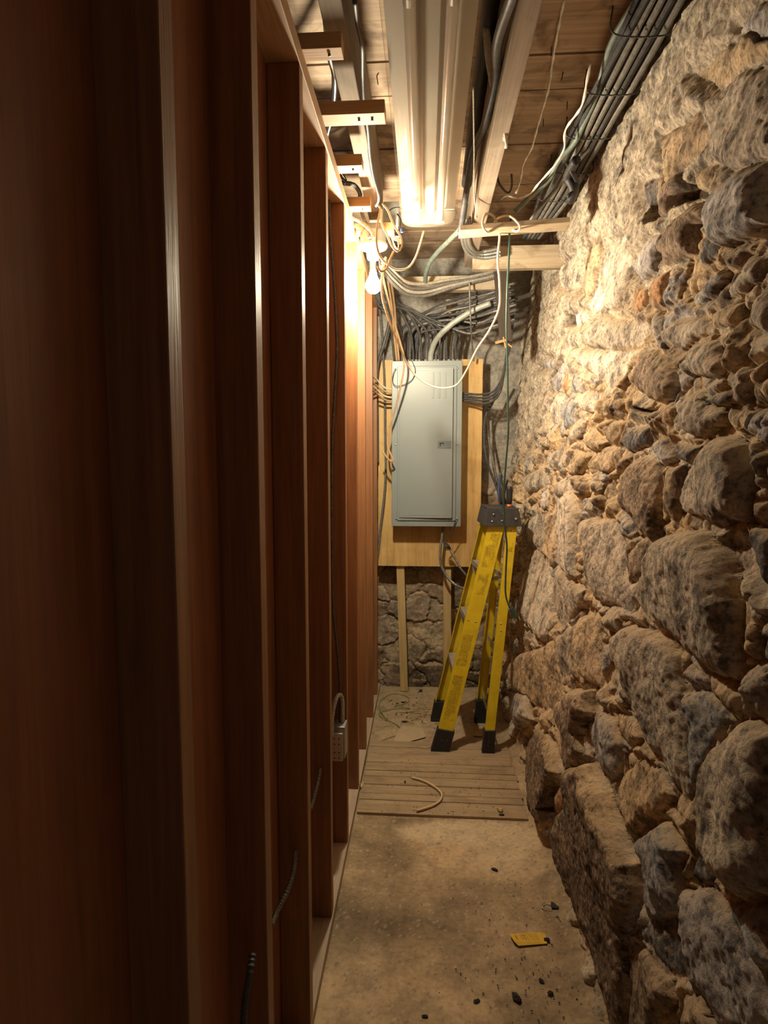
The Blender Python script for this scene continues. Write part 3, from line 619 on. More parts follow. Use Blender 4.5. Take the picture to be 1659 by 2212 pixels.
mb = MB(); mb.bar(at(1103, 1313, 2.8), at(1117, 1334, 2.8), 0.021, (1, 0, 0.6), 0.019); plg = mb.build('plug', M['green_cord'], parent=cd, bevel=0.004)
mb = MB(); mb.bar(at(1113, 1334, 2.8), at(1116, 1342, 2.8), 0.006, (1, 0, 0), 0.0018); mb.bar(at(1120, 1331, 2.8), at(1124, 1340, 2.8), 0.006, (1, 0, 0), 0.0018); sub(mb, 'prong', M['zinc'], plg)
cable('cream_cable', 'cream cable coiling down in a narrow loop beside the porcelain bulb holder', 'cable',
      [(815, 440, 2.25), (824, 455, 2.25), (824, 480, 2.24), (835, 505, 2.24), (846, 530, 2.22), (858, 543, 2.22), (868, 532, 2.22), (866, 512, 2.22), (850, 485, 2.24), (838, 455, 2.26), (826, 440, 2.27)], 0.0035, 'romex')
cable('cream_cable', 'cream cable swooping from the ceiling box to the far end of the fluorescent fixture', 'cable',
      [(822, 452, 2.2), (814, 495, 2.18), (814, 530, 2.18), (822, 555, 2.2), (838, 572, 2.25), (856, 582, 2.3), (882, 578, 2.35), (898, 555, 2.4), (908, 525, 2.42), (915, 500, 2.44)], 0.004, 'romex')
cable('cream_cable', 'short tan cable crossing behind the swooping cream one near the bulb', 'cable',
      [(850, 543, 2.24), (842, 562, 2.25), (833, 582, 2.22), (822, 586, 2.2), (816, 575, 2.2)], 0.004, 'romex_tan')
cable('tan_cable', 'tan cable dangling over the left edge of the grey panel, hooked at its end', 'cable',
      [(822, 575, 2.6), (832, 620, 2.8), (850, 690, 3.15), (866, 745, 3.3), (872, 770, 3.3), (872, 800, 3.32), (862, 850, 3.36), (850, 895, 3.4), (840, 930, 3.42), (837, 960, 3.42), (843, 980, 3.42), (850, 994, 3.42), (843, 996, 3.42), (834, 986, 3.42), (826, 975, 3.42)], 0.0055, 'romex_tan')
cable('thin_wire', 'thin dark wire looped over the top left corner of the panel', 'wire',
      [(888, 775, 3.47), (897, 800, 3.47), (890, 820, 3.47), (875, 830, 3.47), (856, 834, 3.47), (848, 824, 3.47), (850, 805, 3.47), (855, 797, 3.48)], 0.002, 'bx_dark')
for k, (d0, d1) in enumerate(((-8, 0), (6, 8), (14, 18), (22, 26))):
    cable('tan_cable', ['topmost', 'second', 'third', 'lowest'][k] + ' tan cable bowing into the left side of the grey panel', 'cable',
          [(790, 800 + d0, 3.2), (803, 818 + d0, 3.35), (815, 828 + d0 * .8 + d1 * .2, 3.45), (830, 837 + d1, 3.5), (850, 842 + d1, 3.53)], 0.0055, 'romex_tan' if k % 2 else 'romex', group='cables entering the left side of the panel')
for k, (d0, d1) in enumerate(((0, 0), (7, 9), (13, 14), (20, 20))):
    cable('armored_cable', ['topmost', 'second', 'third', 'lowest'][k] + ' dark armored cable bending up from the right side of the grey panel', 'cable',
          [(993, 849 + d0 * .8, 3.54), (1015, 851 + d0 * .8, 3.53), (1042, 852 + d0 * 1.0, 3.5), (1066, 845 + d0, 3.5), (1082, 822 + d0, 3.5), (1091, 790, 3.5), (1096 + d1 * .3, 745, 3.5), (1100 + d1 * .4, 690, 3.5), (1104 + d1 * .4, 640, 3.5)], 0.0072, 'bx_dark', True, 'cables leaving the right side of the panel')
cable('armored_cable', 'thin armored cable running down the wall left of the plywood board', 'cable',
      [(812, 560, 3.5), (818, 640, 3.52), (826, 740, 3.56), (831, 840, 3.57), (832, 940, 3.58), (833, 1020, 3.58), (829, 1080, 3.58), (822, 1140, 3.59), (816, 1200, 3.60)], 0.007, 'bx', True)
cable('dark_cable', 'dark cable crossing beside the last stud, left of the plywood board', 'cable',
      [(846, 640, 3.45), (842, 690, 3.5), (830, 740, 3.5), (818, 780, 3.52), (814, 830, 3.55), (815, 900, 3.58), (816, 1000, 3.6)], 0.009, 'bx_dark')
cable('dark_cable', 'dark cable dropping behind the plywood board towards the ladder top', 'cable',
      [(1085, 820, 3.58), (1064, 870, 3.6), (1049, 900, 3.6), (1046, 950, 3.6), (1053, 1000, 3.62), (1068, 1040, 3.6), (1078, 1070, 3.6), (1082, 1110, 3.6)], 0.008, 'bx_dark', True)
cable('armored_cable', 'grey armored cable running down the back wall behind the ladder top', 'cable',
      [(1060, 870, 3.64), (1050, 900, 3.64), (1056, 950, 3.64), (1066, 1000, 3.64), (1075, 1050, 3.64), (1080, 1110, 3.64)], 0.007, 'bx', True)
# supply drop under the panel
cable('armored_cable', 'armored cable curving from under the grey panel towards the ladder', 'cable',
      [(959, 1128, 3.56), (955, 1160, 3.55), (951, 1190, 3.54), (953, 1220, 3.54), (965, 1245, 3.54), (985, 1264, 3.54), (1008, 1272, 3.54), (1040, 1270, 3.58)], 0.0095, 'bx', True)
cable('armored_cable', 'armored cable with wire knot running down right behind the ladder rail', 'cable',
      [(965, 1180, 3.52), (974, 1190, 3.52), (985, 1210, 3.52), (998, 1232, 3.52), (1015, 1248, 3.54), (1045, 1260, 3.58)], 0.008, 'bx', True)
tg = MB(); tg.tube(px3([(987, 1120, 3.485), (981, 1134, 3.49), (974, 1150, 3.50), (966, 1166, 3.51), (961, 1175, 3.52)]), lambda t: 0.0028 + 0.0016 * math.sin(t * 60), 7)
for q in range(3): tg.tube(px3([(960 + q * 2, 1170 + q * 4, 3.5), (968 + q * 2, 1176 + q * 3, 3.5), (972, 1182 + q * 2, 3.515), (963, 1182 + q * 3, 3.52), (960 + q, 1176 + q, 3.51)]), 0.003, 6)
tag(tg.build('twisted_wire', M['bx_dark'], smooth=True), 'dark twisted wire knotted below the lower right screw of the panel', 'wire')
cable('service_conduit', 'fat pale grey conduit curving into the top of the breaker panel', 'conduit',
      [(1060, 655, 3.35), (1028, 668, 3.38), (990, 690, 3.42), (962, 712, 3.45), (942, 735, 3.5), (932, 760, 3.54), (929, 785, 3.56)], 0.0165, 'pale_pipe')
# dark bundle over the panel
rs = random.Random(3)
for k in range(22):
    tx = 862 + k * 6.1 + rs.uniform(-2, 2); 
    if k % 3 != 2:
        ex, ey = 1062 + rs.uniform(-12, 10), 628 + (k % 8) * 11 + rs.uniform(-3, 3)
        lift = rs.uniform(0, 40)
        pts = [(tx, 790, 3.56), (tx + 1, 755 - lift * .2, 3.56), (tx + 10, 720 - lift * .5, 3.53), (tx + 0.35 * (ex - tx), (700 + ey) / 2 + 15 - lift * .4, 3.48), (tx + 0.7 * (ex - tx), ey + 14, 3.42), (ex, ey, 3.38), (ex + 50, ey - 16, 3.40)]
        lab = ORD[k] + ' cable from the left entering the panel top, curving up to the right'
    else:
        ex, ey = 815 + rs.uniform(-8, 40), 640 + rs.uniform(-10, 20)
        pts = [(tx, 790, 3.56), (tx - 2, 750, 3.55), (tx - 8, 715, 3.5), ((tx + ex) / 2, 675, 3.45), (ex, ey, 3.42), (ex - 15, ey - 45, 3.40)]
        lab = ORD[k] + ' cable from the left entering the panel top, leaning to the left'
    cable('armored_cable', lab, 'cable', pts, 0.0075 if k % 4 else 0.009, ['bx_dark', 'bx', 'bx_dark'][k % 3], True, 'cables over the panel leaning left' if k % 3 == 2 else 'cables over the panel curving right')
for k in range(4):
    cable('dark_cable', ['lowest', 'second lowest', 'second highest', 'highest'][k] + ' dark cable arching sideways behind the tangle above the panel', 'cable',
          [(880 + k * 5, 765, 3.62), (893 + k * 4, 722 - k * 3, 3.62), (920, 700 - k * 5, 3.6), (965, 694 - k * 5, 3.6), (1010, 702 - k * 6, 3.6), (1060, 690 - k * 12, 3.6)], 0.007, 'bx_dark', False, 'cables arching behind the tangle')
cable('armored_cable', 'slender armored cable hanging straight down right above the plywood board', 'cable',
      [(1014, 610, 3.3), (1015, 650, 3.3), (1017, 700, 3.35), (1020, 745, 3.5), (1023, 780, 3.56)], 0.0055, 'bx', True)
# armored cables along the ledger beam
for k, (ly, ry) in enumerate(((608, 592), (618, 598), (626, 602), (634, 606))):
    cable('armored_cable', ['top', 'second', 'third', 'lowest'][k] + ' of the pale armored cables sagging across the ledger beam', 'cable',
          [(825, 560 + k * 8, 2.75), (848, 585 + k * 9, 2.9), (880, ly + 2, 3.1), (920, ly + 5, 3.25), (970, (ly + ry) / 2 + 4, 3.3), (1015, ry + 6, 3.32), (1060, ry - 4, 3.34), (1090, ry - 14, 3.36)], 0.0085, 'bx_pale' if k % 2 == 0 else 'bx', True, 'armored cables on the ledger beam')
for k in range(3):
    cable('armored_cable', ['inner', 'middle', 'outer'][k] + ' grey armored cable bent around the far end of the right joist', 'cable',
          [(1003 + 5 * k, 470, 2.62), (999 + 6 * k, 505, 2.75), (1002 + 7 * k, 530, 2.88), (1015 + 6 * k, 550 - 4 * k, 2.96), (1045, 557 - 7 * k, 3.0), (1080, 552 - 8 * k, 3.0)], 0.010, 'bx', True, 'cables bent round the joist end')
cable('pale_conduit', 'dusty pale conduit slanting down behind the far end of the light fixture', 'conduit',
      [(1005, 440, 2.55), (996, 490, 2.6), (975, 515, 2.75), (945, 545, 2.95), (928, 568, 3.05), (920, 590, 3.15), (919, 610, 3.25)], 0.0115, 'teal')
# pipes along right joist
cable('black_pipe', 'thick dark pipe running along the left face of the right joist', 'pipe', [(0.150, 0.6, 2.56), (0.152, 1.4, 2.56), (0.156, 2.0, 2.56), (0.160, 2.55, 2.555)], 0.022, 'black', raw=True, n=16)
cable('grey_conduit', 'grey conduit snaking from the ceiling past the right edge of the light fixture', 'conduit',
      [(1110, -20, 1.35), (1075, 90, 1.55), (1072, 170, 1.75), (1050, 260, 1.95), (1022, 330, 2.2), (1010, 400, 2.4), (1002, 450, 2.5), (995, 500, 2.6)], 0.0125, 'bx_dark')
for k in range(5):
    cable('dark_cable', ['leftmost', 'second', 'middle', 'fourth', 'rightmost'][k] + ' thin cable of the bunch hanging beside the right joist', 'cable',
          [(1046 + 2 * k, 60, 1.6), (1052 + 3 * k, 130, 1.7), (1062 + 4 * k, 190, 1.8), (1066 + 5 * k, 235 + 6 * k, 1.9), (1078 + 4 * k, 280 + 8 * k, 1.97)] + ([(1092, 318, 2.0)] if k == 4 else []), 0.0045, 'brass', False, 'thin cables bunched beside the right joist')
cable('white_wire', 'thin white wire hanging vertically from the right joist to the batten', 'wire', [(1022, 190, 1.6), (1023, 260, 1.8), (1024, 340, 2.1), (1023, 400, 2.3), (1027, 450, 2.42), (1031, 470, 2.45)], 0.002, 'whitewire')
# bundle against the stone wall
for k in range(11):
    col = k % 6; row = k // 6; dx = 0.023 * col
    amp = rs.uniform(-.006, .006)
    z = 2.615 - 0.024 * row
    pts = []
    for y in (0.75, 1.2, 1.6, 2.0, 2.3, 2.6, 2.8):
        pts.append((0.517 + dx + 0.012 * row + amp * math.sin(y * 4 + k) + 0.012 * (y - 2) * (col - 3) * 0.4 + 0.02 * (2.8 - y) * 0.3, y, z + amp * math.cos(y * 5 + k)))
    pts += [(0.505 + dx * .9, 3.0, z - 0.02), (0.49 + dx * .8, 3.2, z - 0.03)]
    cable('armored_cable', ORD[col] + ' armored cable in the ' + ('lower' if row else 'upper') + ' layer of the bundle along the stone wall top', 'cable', pts, 0.0095, 'bx' if k % 3 else 'bx_dark', True, 'armored cables bundled above the stone wall', raw=True)
for k in range(5):
    y = 1.75 + 0.26 * k; mb = MB(); mb.tube([(0.49, y, 2.648), (0.49, y, 2.585), (0.56, y + .01, 2.575), (0.645, y, 2.575), (0.65, y, 2.62)], 0.0022, 6)
    tag(mb.build('cable_staple', M['bx_dark'], smooth=True), ['nearest', 'second nearest', 'middle', 'second farthest', 'farthest'][k] + ' dark wire staple holding the armored cable bundle to the deck', 'staple', 'staples along the cable bundle')
mb = MB(); mb.tube(px3([(1245, 345, 2.1), (1228, 380, 2.2), (1240, 405, 2.2), (1232, 435, 2.25)]), lambda t: 0.019 - 0.008 * abs(t - .5), 8); mb.tube(px3([(1225, 352, 2.15), (1236, 372, 2.15), (1248, 402, 2.2), (1226, 425, 2.2)]), 0.007, 7)
tag(mb.build('tape_wad', M['rubber'], smooth=True), 'black clump of tape hanging at the cable bundle', 'tape')
cable('oxidised_conduit', 'grey green conduit bending out of the cable bundle and ending at the batten', 'conduit',
      [(1375, 0, 1.7), (1320, 95, 1.85), (1290, 200, 2.05), (1262, 265, 2.2), (1240, 310, 2.3), (1205, 350, 2.36), (1188, 385, 2.42), (1160, 412, 2.47), (1140, 430, 2.5), (1112, 458, 2.52)], 0.0095, 'teal')
cable('dark_conduit', 'thin brown grey conduit slanting to the batten right of the green grey one', 'conduit',
      [(1290, 300, 2.35), (1240, 360, 2.42), (1200, 410, 2.5), (1160, 455, 2.55), (1145, 478, 2.6)], 0.007, 'bx')
cable('old_wire', 'long thin old wire splashed with white hanging under the ceiling boards', 'wire',
      [(1218, 0, 1.72), (1203, 75, 1.85), (1192, 140, 1.98), (1185, 190, 2.05), (1172, 235, 2.15), (1158, 285, 2.25), (1148, 320, 2.32), (1130, 355, 2.4), (1124, 390, 2.47), (1115, 418, 2.5)], lambda t: 0.0030 + 0.0022 * math.sin(t * 40) ** 2, 'whitewire')
cable('old_wire', 'shorter old wire splashed with white, nearer the cable bundle', 'wire',
      [(1275, 138, 1.9), (1268, 175, 1.95), (1256, 230, 2.05), (1222, 280, 2.2), (1219, 320, 2.27), (1200, 355, 2.32), (1165, 395, 2.4), (1145, 418, 2.47), (1118, 428, 2.5), (1095, 422, 2.5), (1082, 430, 2.5)], lambda t: 0.0030 + 0.0020 * math.sin(t * 31) ** 2, 'whitewire')
cable('iron_hook', 'rusty iron hook bent from a nail under the ceiling boards', 'hook', [(1105, 376, 2.45), (1106, 400, 2.48), (1101, 415, 2.5), (1092, 414, 2.5), (1078, 395, 2.48), (1072, 372, 2.5)], 0.004, 'bx_dark')
# left ceiling cables
cable('silver_cable', 'cable wrapped in shiny foil seen between the first two wood blocks', 'cable', [(700, 0, 1.45), (706, 60, 1.52), (712, 120, 1.60), (722, 160, 1.75), (722, 205, 1.85), (716, 250, 1.92), (706, 290, 2.0), (703, 322, 2.08), (720, 350, 2.15), (745, 390, 2.25)], 0.0085, 'foil')
cable('dark_cable', 'dark cable with a pale stripe running along the right face of the left joist', 'cable',
      [(766, 0, 1.36), (772, 50, 1.45), (782, 100, 1.55), (783, 160, 1.68), (786, 220, 1.78), (794, 280, 1.9), (798, 330, 2.02), (806, 380, 2.12), (818, 425, 2.2), (812, 445, 2.24)], 0.0055, 'bx_dark')
cable('armored_cable', 'pale armored cable curling into the top of the bulb box', 'cable', [(735, 455, 2.3), (760, 470, 2.32), (780, 480, 2.34), (795, 492, 2.33), (805, 505, 2.33), (808, 515, 2.33)], 0.008, 'bx_pale', True)
cable('armored_cable', 'armored cable dropping steeply into the bulb box', 'cable', [(778, 440, 2.36), (785, 470, 2.36), (794, 490, 2.35), (799, 515, 2.34)], 0.008, 'bx', True)
cable('dark_cable', 'dark cable rising above the bulb box between joist and plate', 'cable', [(740, 395, 2.2), (765, 400, 2.3), (778, 420, 2.35), (774, 440, 2.35)], 0.008, 'bx_dark')
cable('cream_cable', 'short cream cable looping above the fourth wood block', 'cable', [(745, 460, 2.35), (757, 450, 2.35), (763, 430, 2.33), (758, 470, 2.34), (765, 488, 2.34), (775, 492, 2.34)], 0.004, 'romex')
for k in range(3):
    cable('dark_cable', ['dark cable nearest the studs dropping beside the bulb', 'tan cable in the middle of three dropping beside the bulb', 'tan cable farthest from the studs dropping beside the bulb'][k], 'cable', [(828 + 7 * k, 590, 3.2), (840 + 6 * k, 660, 3.4), (846 + 5 * k, 720, 3.5), (852 + 5 * k, 780, 3.56)], 0.0065, ['bx_dark', 'romex_tan', 'romex_tan'][k], False, 'cables dropping beside the bulb')
# cables crossing the stud bays
cable('armored_cable', 'pale armored cable bending into the lowest outlet box on the panelling', 'cable', [(716, 1590, 2.0), (718, 1545, 2.02), (725, 1512, 2.04), (733, 1501, 2.06), (739, 1510, 2.07), (740, 1550, 2.07), (738, 1596, 2.07)], 0.008, 'bx_pale', True)
cable('armored_cable', 'armored cable hanging down the panelling above the outlet strip', 'cable', px3([(710, 430, 2.07), (714, 520, 2.07), (723, 640, 2.07), (727, 760, 2.07), (722, 860, 2.07), (717, 960, 2.07), (716, 1100, 2.07), (719, 1300, 2.07), (728, 1400, 2.07), (734, 1480, 2.07), (735, 1590, 2.07)]), 0.005, 'bx_dark', True, raw=True)
cable('armored_cable', 'dim armored cable crossing the bay between third and fourth studs', 'cable', [(586, 1998, 1.20), (600, 1965, 1.25), (620, 1925, 1.29), (634, 1880, 1.33), (638, 1838, 1.36)], 0.0065, 'bx', True)
cable('armored_cable', 'dim armored cable crossing the bay between fourth and fifth studs', 'cable', [(670, 1748, 1.60), (678, 1722, 1.64), (686, 1690, 1.68), (691, 1660, 1.72)], 0.0065, 'bx', True)
cable('armored_cable', 'dark armored cable near the floor between second and third studs', 'cable', [(524, 2230, 0.86), (530, 2160, 0.88), (540, 2100, 0.90), (546, 2060, 0.92)], 0.0065, 'bx_dark', True)
c = at(730, 1600, 2.05)
ob = thing('outlet_box', 'pale outlet strip with sockets low on the stud just before the bulb', 'outlet', (c.x, 2.05, c.z - 0.06))
x0o = at(717, 1620, 2.02).x; x1o = at(742, 1620, 2.02).x; zb_ = at(730, 1645, 2.02).z; zt_ = at(730, 1585, 2.02).z
MB().box((x0o, 2.03, zb_ + 0.004), (x1o + .004, 2.094, zt_ + 0.02)).build('box', M['galv'], parent=ob, bevel=0.003)
fc = MB(); fc.box((x0o - 0.001, 2.02, zb_), (x1o - 0.003, 2.0295, zt_)); fcp = fc.build('socket_plate', M['white_pl'], parent=ob, bevel=0.002)
for zz in (0.12, 0.32, 0.62, 0.82):
    for xx in (0.22, 0.62):
        hl = MB(); X_ = x0o + (x1o - x0o) * xx; Z_ = zb_ + (zt_ - zb_) * zz; hl.box((X_ - 0.0022, 2.0188, Z_ - 0.0022), (X_ + 0.0022, 2.0199, Z_ + 0.0022)); sub(hl, 'slot', M['black'], fcp)

# ================================================================== FLUORESCENT FIXTURE
FX = 0.006; FY0, FY1 = 1.255, 2.425; FZ = 2.345
fx = thing('fluorescent_fixture', 'long unlit fluorescent fixture with two tubes behind clear ribbed plastic', 'light fixture', (FX, (FY0 + FY1) / 2, 2.42))
mb = MB(); prof = [(-0.10, 2.405), (-0.095, 2.42), (-0.06, 2.428), (0.06, 2.428), (0.095, 2.42), (0.10, 2.405), (0.024, 2.405), (0.020, 2.390), (-0.020, 2.390), (-0.024, 2.405)]
mb.prism([(FX + x, FY0, z) for x, z in prof], (0, FY1 - FY0, 0)); mb.build('housing', M['fixture'], parent=fx)
for s in (-1, 1):
    mb = MB(); mb.lathe((FX + s * 0.044, FY0 + 0.025, 2.3665), (0, 1, 0), [(0, 0.009), (0.001, 0.0125), (0.02, 0.013), (FY1 - FY0 - 0.07, 0.013), (FY1 - FY0 - 0.051, 0.0125), (FY1 - FY0 - 0.05, 0.009)], 20)
    t_ = mb.build('fluorescent_tube', M['tube'], parent=fx, smooth=True)
    eb = MB()
    for yy in (FY0 + 0.02, FY1 - 0.045): eb.lathe((FX + s * 0.044, yy, 2.3665), (0, 1, 0), [(0, 0.0135), (0.022, 0.0138)], 18)
    sub(eb, 'tube_end_cap', M['alu'], t_)
for yy in (FY0 + 0.004, FY1 - 0.024):
    for s in (-1, 1):
        mb = MB(); mb.box((FX + s * 0.044 - 0.018, yy, 2.352), (FX + s * 0.044 + 0.018, yy + 0.014, 2.398)); mb.build('lamp_socket', M['fixture'], parent=fx, bevel=0.004)
# wrap lens, a thin curved sheet with long flutes
ln = MB(); outp = []; npt = 72
for i in range(npt + 1):
    t = i / npt; a = -math.pi + math.pi * t
    x = 0.107 * math.copysign(abs(math.cos(a)) ** 0.5, math.cos(a)); z = 2.402 - 0.057 * abs(math.sin(a)) ** 0.6
    outp.append((x, z - 0.0005 * math.cos(i * math.pi * 2 / 4) * (abs(x) > 0.062)))
inn = [(x * 0.985, z + 0.0018) for x, z in outp]
n_ = len(outp); vs = [(FX + x, FY0 - 0.002, z) for x, z in outp] + [(FX + x, FY1 + 0.004, z) for x, z in outp] 
ln.add(vs, [(i, n_ + i, n_ + i + 1, i + 1) for i in range(n_ - 1)])
ln.build('clear_lens', M['lens'], parent=fx, smooth=True)
for yy, nm in ((FY0 - 0.006, 'near'), (FY1 + 0.002, 'far')):
    mb = MB(); pr = []
    for i in range(25):
        a = -math.pi + math.pi * i / 24; x = 0.104 * math.copysign(abs(math.cos(a)) ** 0.6, math.cos(a)); z = 2.402 - 0.050 * abs(math.sin(a)) ** 0.7
        z += 0.008 * math.exp(-(x / 0.03) ** 2)
        pr.append((FX + x, yy, z))
    mb.prism(pr, (0, 0.004, 0)); mb.build('end_plate', M['fixture'], parent=fx)
gb = thing('junction_box', 'square grey junction box with wires on the joist left of the fixture end', 'junction box', at(845, 465, 2.5))
c = at(845, 465, 2.5); MB().box((c.x - 0.028, 2.49, c.z - 0.045), (c.x + 0.028, 2.535, c.z + 0.045)).build('box', M['galv'], parent=gb, bevel=0.003)
mb = MB(); mb.box((c.x - 0.030, 2.485, c.z - 0.047), (c.x + 0.030, 2.4895, c.z + 0.047)); mb.build('cover_plate', M['pale_pipe'], parent=gb, bevel=0.001)
wb = MB(); wb.tube(px3([(838, 458, 2.47), (848, 450, 2.46), (862, 448, 2.46), (870, 455, 2.46)]), 0.002, 6); wb.tube(px3([(858, 462, 2.47), (866, 475, 2.46), (864, 488, 2.46), (868, 500, 2.46)]), 0.0025, 6); wb.build('loose_wire', M['black'], parent=gb, smooth=True)
wb = MB(); wb.lathe(at(867, 493, 2.455), (0.1, 0, -1), [(0, 0.003), (0.003, 0.005), (0.016, 0.006)], 10); wb.build('wire_nut', M['blue'], parent=gb)
bx = MB()
for q in range(5): bx.tube(px3([(843 + q * 4, 510, 2.30), (850 + q * 3, 517 - q, 2.28), (860, 520 + q * 2, 2.28), (866, 516 + q * 2, 2.3)]), 0.002, 6)
bx.tube(px3([(846, 512, 2.3), (852, 530, 2.29), (859, 538, 2.29), (862, 522, 2.29)]), 0.0025, 6)
tag(bx.build('wire_scraps', M['whitewire'], smooth=True), 'tuft of stripped wire ends caught in the cream loop by the bulb', 'wire', kind=None)

# ================================================================== BULB AND HOLDER
BC = at(806, 617, 2.40)
hx, hy = BC.x, 2.40
lh = thing('lamp_holder', 'round steel ceiling box with porcelain bulb holder and a lit bare bulb', 'lamp', (hx, hy, 2.30))
hz = at(806, 535, 2.40).z
mb = MB(); mb.lathe((hx, hy, hz + 0.012), (0, 0, 1), [(0, 0.048), (0.0, 0.050), (0.045, 0.050), (0.046, 0.046)], 8); mb.build('ceiling_box', M['galv'], parent=lh, bevel=0.002)
MB().box((hx - 0.035, hy - 0.012, hz + 0.058), (hx + 0.035, hy + 0.07, 2.3512 if 2.3512 > hz + .06 else hz + .07)).build('box_bracket', M['galv'], parent=lh)
mb = MB(); mb.lathe((hx, hy, hz + 0.013), (0, 0, -1), [(0, 0.050), (0.002, 0.056), (0.008, 0.057), (0.016, 0.052), (0.021, 0.036), (0.026, 0.026), (0.052, 0.024), (0.058, 0.020), (0.058, 0.0)], 32)
mb.build('porcelain_holder', M['white_pl'], parent=lh, smooth=True)
mb = MB(); mb.lathe((hx, hy, BC.z), (0, 0, 1), [(-0.031, 0.0), (-0.030, 0.008), (-0.026, 0.0175), (-0.018, 0.0255), (-0.006, 0.0305), (0.004, 0.0305), (0.016, 0.0265), (0.028, 0.019), (0.040, 0.0145), (0.048, 0.0135)], 24)
bulb = mb.build('light_bulb', M['bulb'], parent=lh, smooth=True)
tag(bulb, 'glowing white bulb')
sb = MB(); sb.lathe((hx, hy, BC.z + 0.048), (0, 0, 1), [(0, 0.0125), (0.003, 0.0138), (0.006, 0.0125), (0.009, 0.0138), (0.012, 0.0125), (max(0.02, hz - 0.045 - BC.z - 0.048), 0.0125)], 16); sub(sb, 'screw_base', M['zinc'], bulb, smooth=True)
mb = MB(); mb.tube([(hx + 0.022, hy - 0.018, hz - 0.02), (hx + 0.024, hy - 0.02, hz - 0.05), (hx + 0.030, hy - 0.021, hz - 0.09)], lambda t: 0.0012 + 0.0009 * math.sin(t * 150) ** 2, 6); mb.build('pull_chain', M['zinc'], parent=lh, smooth=True)

# ================================================================== LADDER
def c4(x, y, Y): return at(800 + x / 3.353, 1020 + y / 3.353, Y)
ld = thing('stepladder', 'yellow fibreglass stepladder standing against the stone wall by the grey panel', 'ladder', (0.2, 3.05, 0))
NB, NT, FB, FT = 2.87, 3.02, 3.26, 3.24
def rail(aL, aR, bL, bR, depth, name, worn=None, inward=1):
    # aL..aR: top left / right on the web plane, bL..bR: bottom; channel with flanges on the side away from the viewer (inward)
    y = 0.0035 * inward; D = depth * inward; mb = MB()
    tl, tr, bl_, br = [Vector(p) for p in (aL, aR, bL, bR)]
    def slab(p, q, r_, s_, d): mb.prism([p, q, r_, s_], (0, d, 0))
    slab(tl, tr, br, bl_, y)
    th = Vector((0.0035, 0, 0)); mb.prism([tl, tl + th, bl_ + th, bl_], (0, D, 0)); mb.prism([tr - th, tr, br, br - th], (0, D, 0))
    return mb.build(name, M['yellow'], parent=ld, bevel=0.001)
nf = (c4(857, 378, NT), c4(975, 378, NT), c4(482, 1905, NB), c4(590, 1925, NB))
r1 = rail(*nf, 0.030, 'front_rail')
nr = (c4(995, 372, NT), c4(1066, 372, NT), c4(827, 1920, NB), c4(897, 1920, NB))
r2 = rail(*nr, 0.022, 'rear_rail')
ff = (c4(798, 350, FT), c4(900, 350, FT), c4(461, 1690, FB), c4(560, 1690, FB))
r3 = rail(*ff, 0.030, 'front_rail', inward=-1)
fr_ = (c4(915, 360, FT), c4(972, 360, FT), c4(765, 1680, FB), c4(830, 1680, FB))
r4 = rail(*fr_, 0.022, 'rear_rail', inward=-1)
# worn labels on the near front rail
def on(q, t, u):  # point on rail quad q at t down, u across
    return q[0].lerp(q[2], t).lerp(q[1].lerp(q[3], t), u)
for (ta, tb, ua, ub) in ((0.03, 0.115, 0.30, 0.85), (0.10, 0.205, 0.18, 0.80), (0.235, 0.335, 0.15, 0.80), (0.525, 0.67, 0.12, 0.75), (0.715, 0.925, 0.15, 0.8)):
    mb = MB(); mb.prism([on(nf, ta, ua), on(nf, ta, ub), on(nf, tb, ub), on(nf, tb, ua)], (0, -0.0006, 0)); sub(mb, 'worn_label', M['worn'], r1)
mb = MB(); mb.prism([on(nr, 0.10, .3), on(nr, 0.09, .8), on(nr, 0.135, .75), on(nr, 0.13, .2)], (0, -0.0006, 0)); sub(mb, 'worn_label', M['worn'], r2)
# rivets
def rivet(part, q, pts, r=0.0045):
    mb = MB()
    for t, u in pts: mb.lathe(on(q, t, u), (0, -1, 0), [(0, r), (0.0015, r), (0.003, r * .5), (0.003, 0)], 12)
    sub(mb, 'rivet', M['zinc'], part, smooth=True)
rivet(r1, nf, ((0.455, 0.20), (0.462, 0.68))); rivet(r2, nr, ((0.473, 0.42), (0.507, 0.50), (0.035, 0.5)))
# steps between the front rails
for t in (0.205, 0.455, 0.705):
    a0 = on(nf, t, 0.0); a1 = on(nf, t, 1.0); tb = t * 1.0; b0 = on(ff, t + 0.01, 0.0); b1 = on(ff, t + 0.01, 1.0)
    z = a0.z; b0.z = b1.z = z; a1.z = z
    mb = MB(); mb.prism([a0 + Vector((0.004, 0.031, 0)), a1 + Vector((-0.006, 0.031, 0)), b1 + Vector((-0.006, -0.031, 0)), b0 + Vector((0.004, -0.031, 0))], (0, 0, -0.004))
    mb.prism([a0 + Vector((0.004, 0.031, 0)), b0 + Vector((0.004, -0.031, 0)), b0 + Vector((0.007, -0.031, 0)), a0 + Vector((0.007, 0.031, 0))], (0, 0, -0.022))
    st = mb.build('step', M['alu'], parent=ld, bevel=0.001)
    gm = MB(); p = b0 + Vector((0.005, -0.0345, -0.004)); gm.prism([p, p + Vector((0.062, 0, 0)), p + Vector((0.010, 0, -0.075))], (0, 0.003, 0)); p = a0 + Vector((0.005, 0.034, -0.004)); gm.prism([p, p + Vector((0.062, 0, 0)), p + Vector((0.010, 0, -0.075))], (0, 0.003, 0))
    sub(gm, 'gusset', M['alu'], st)
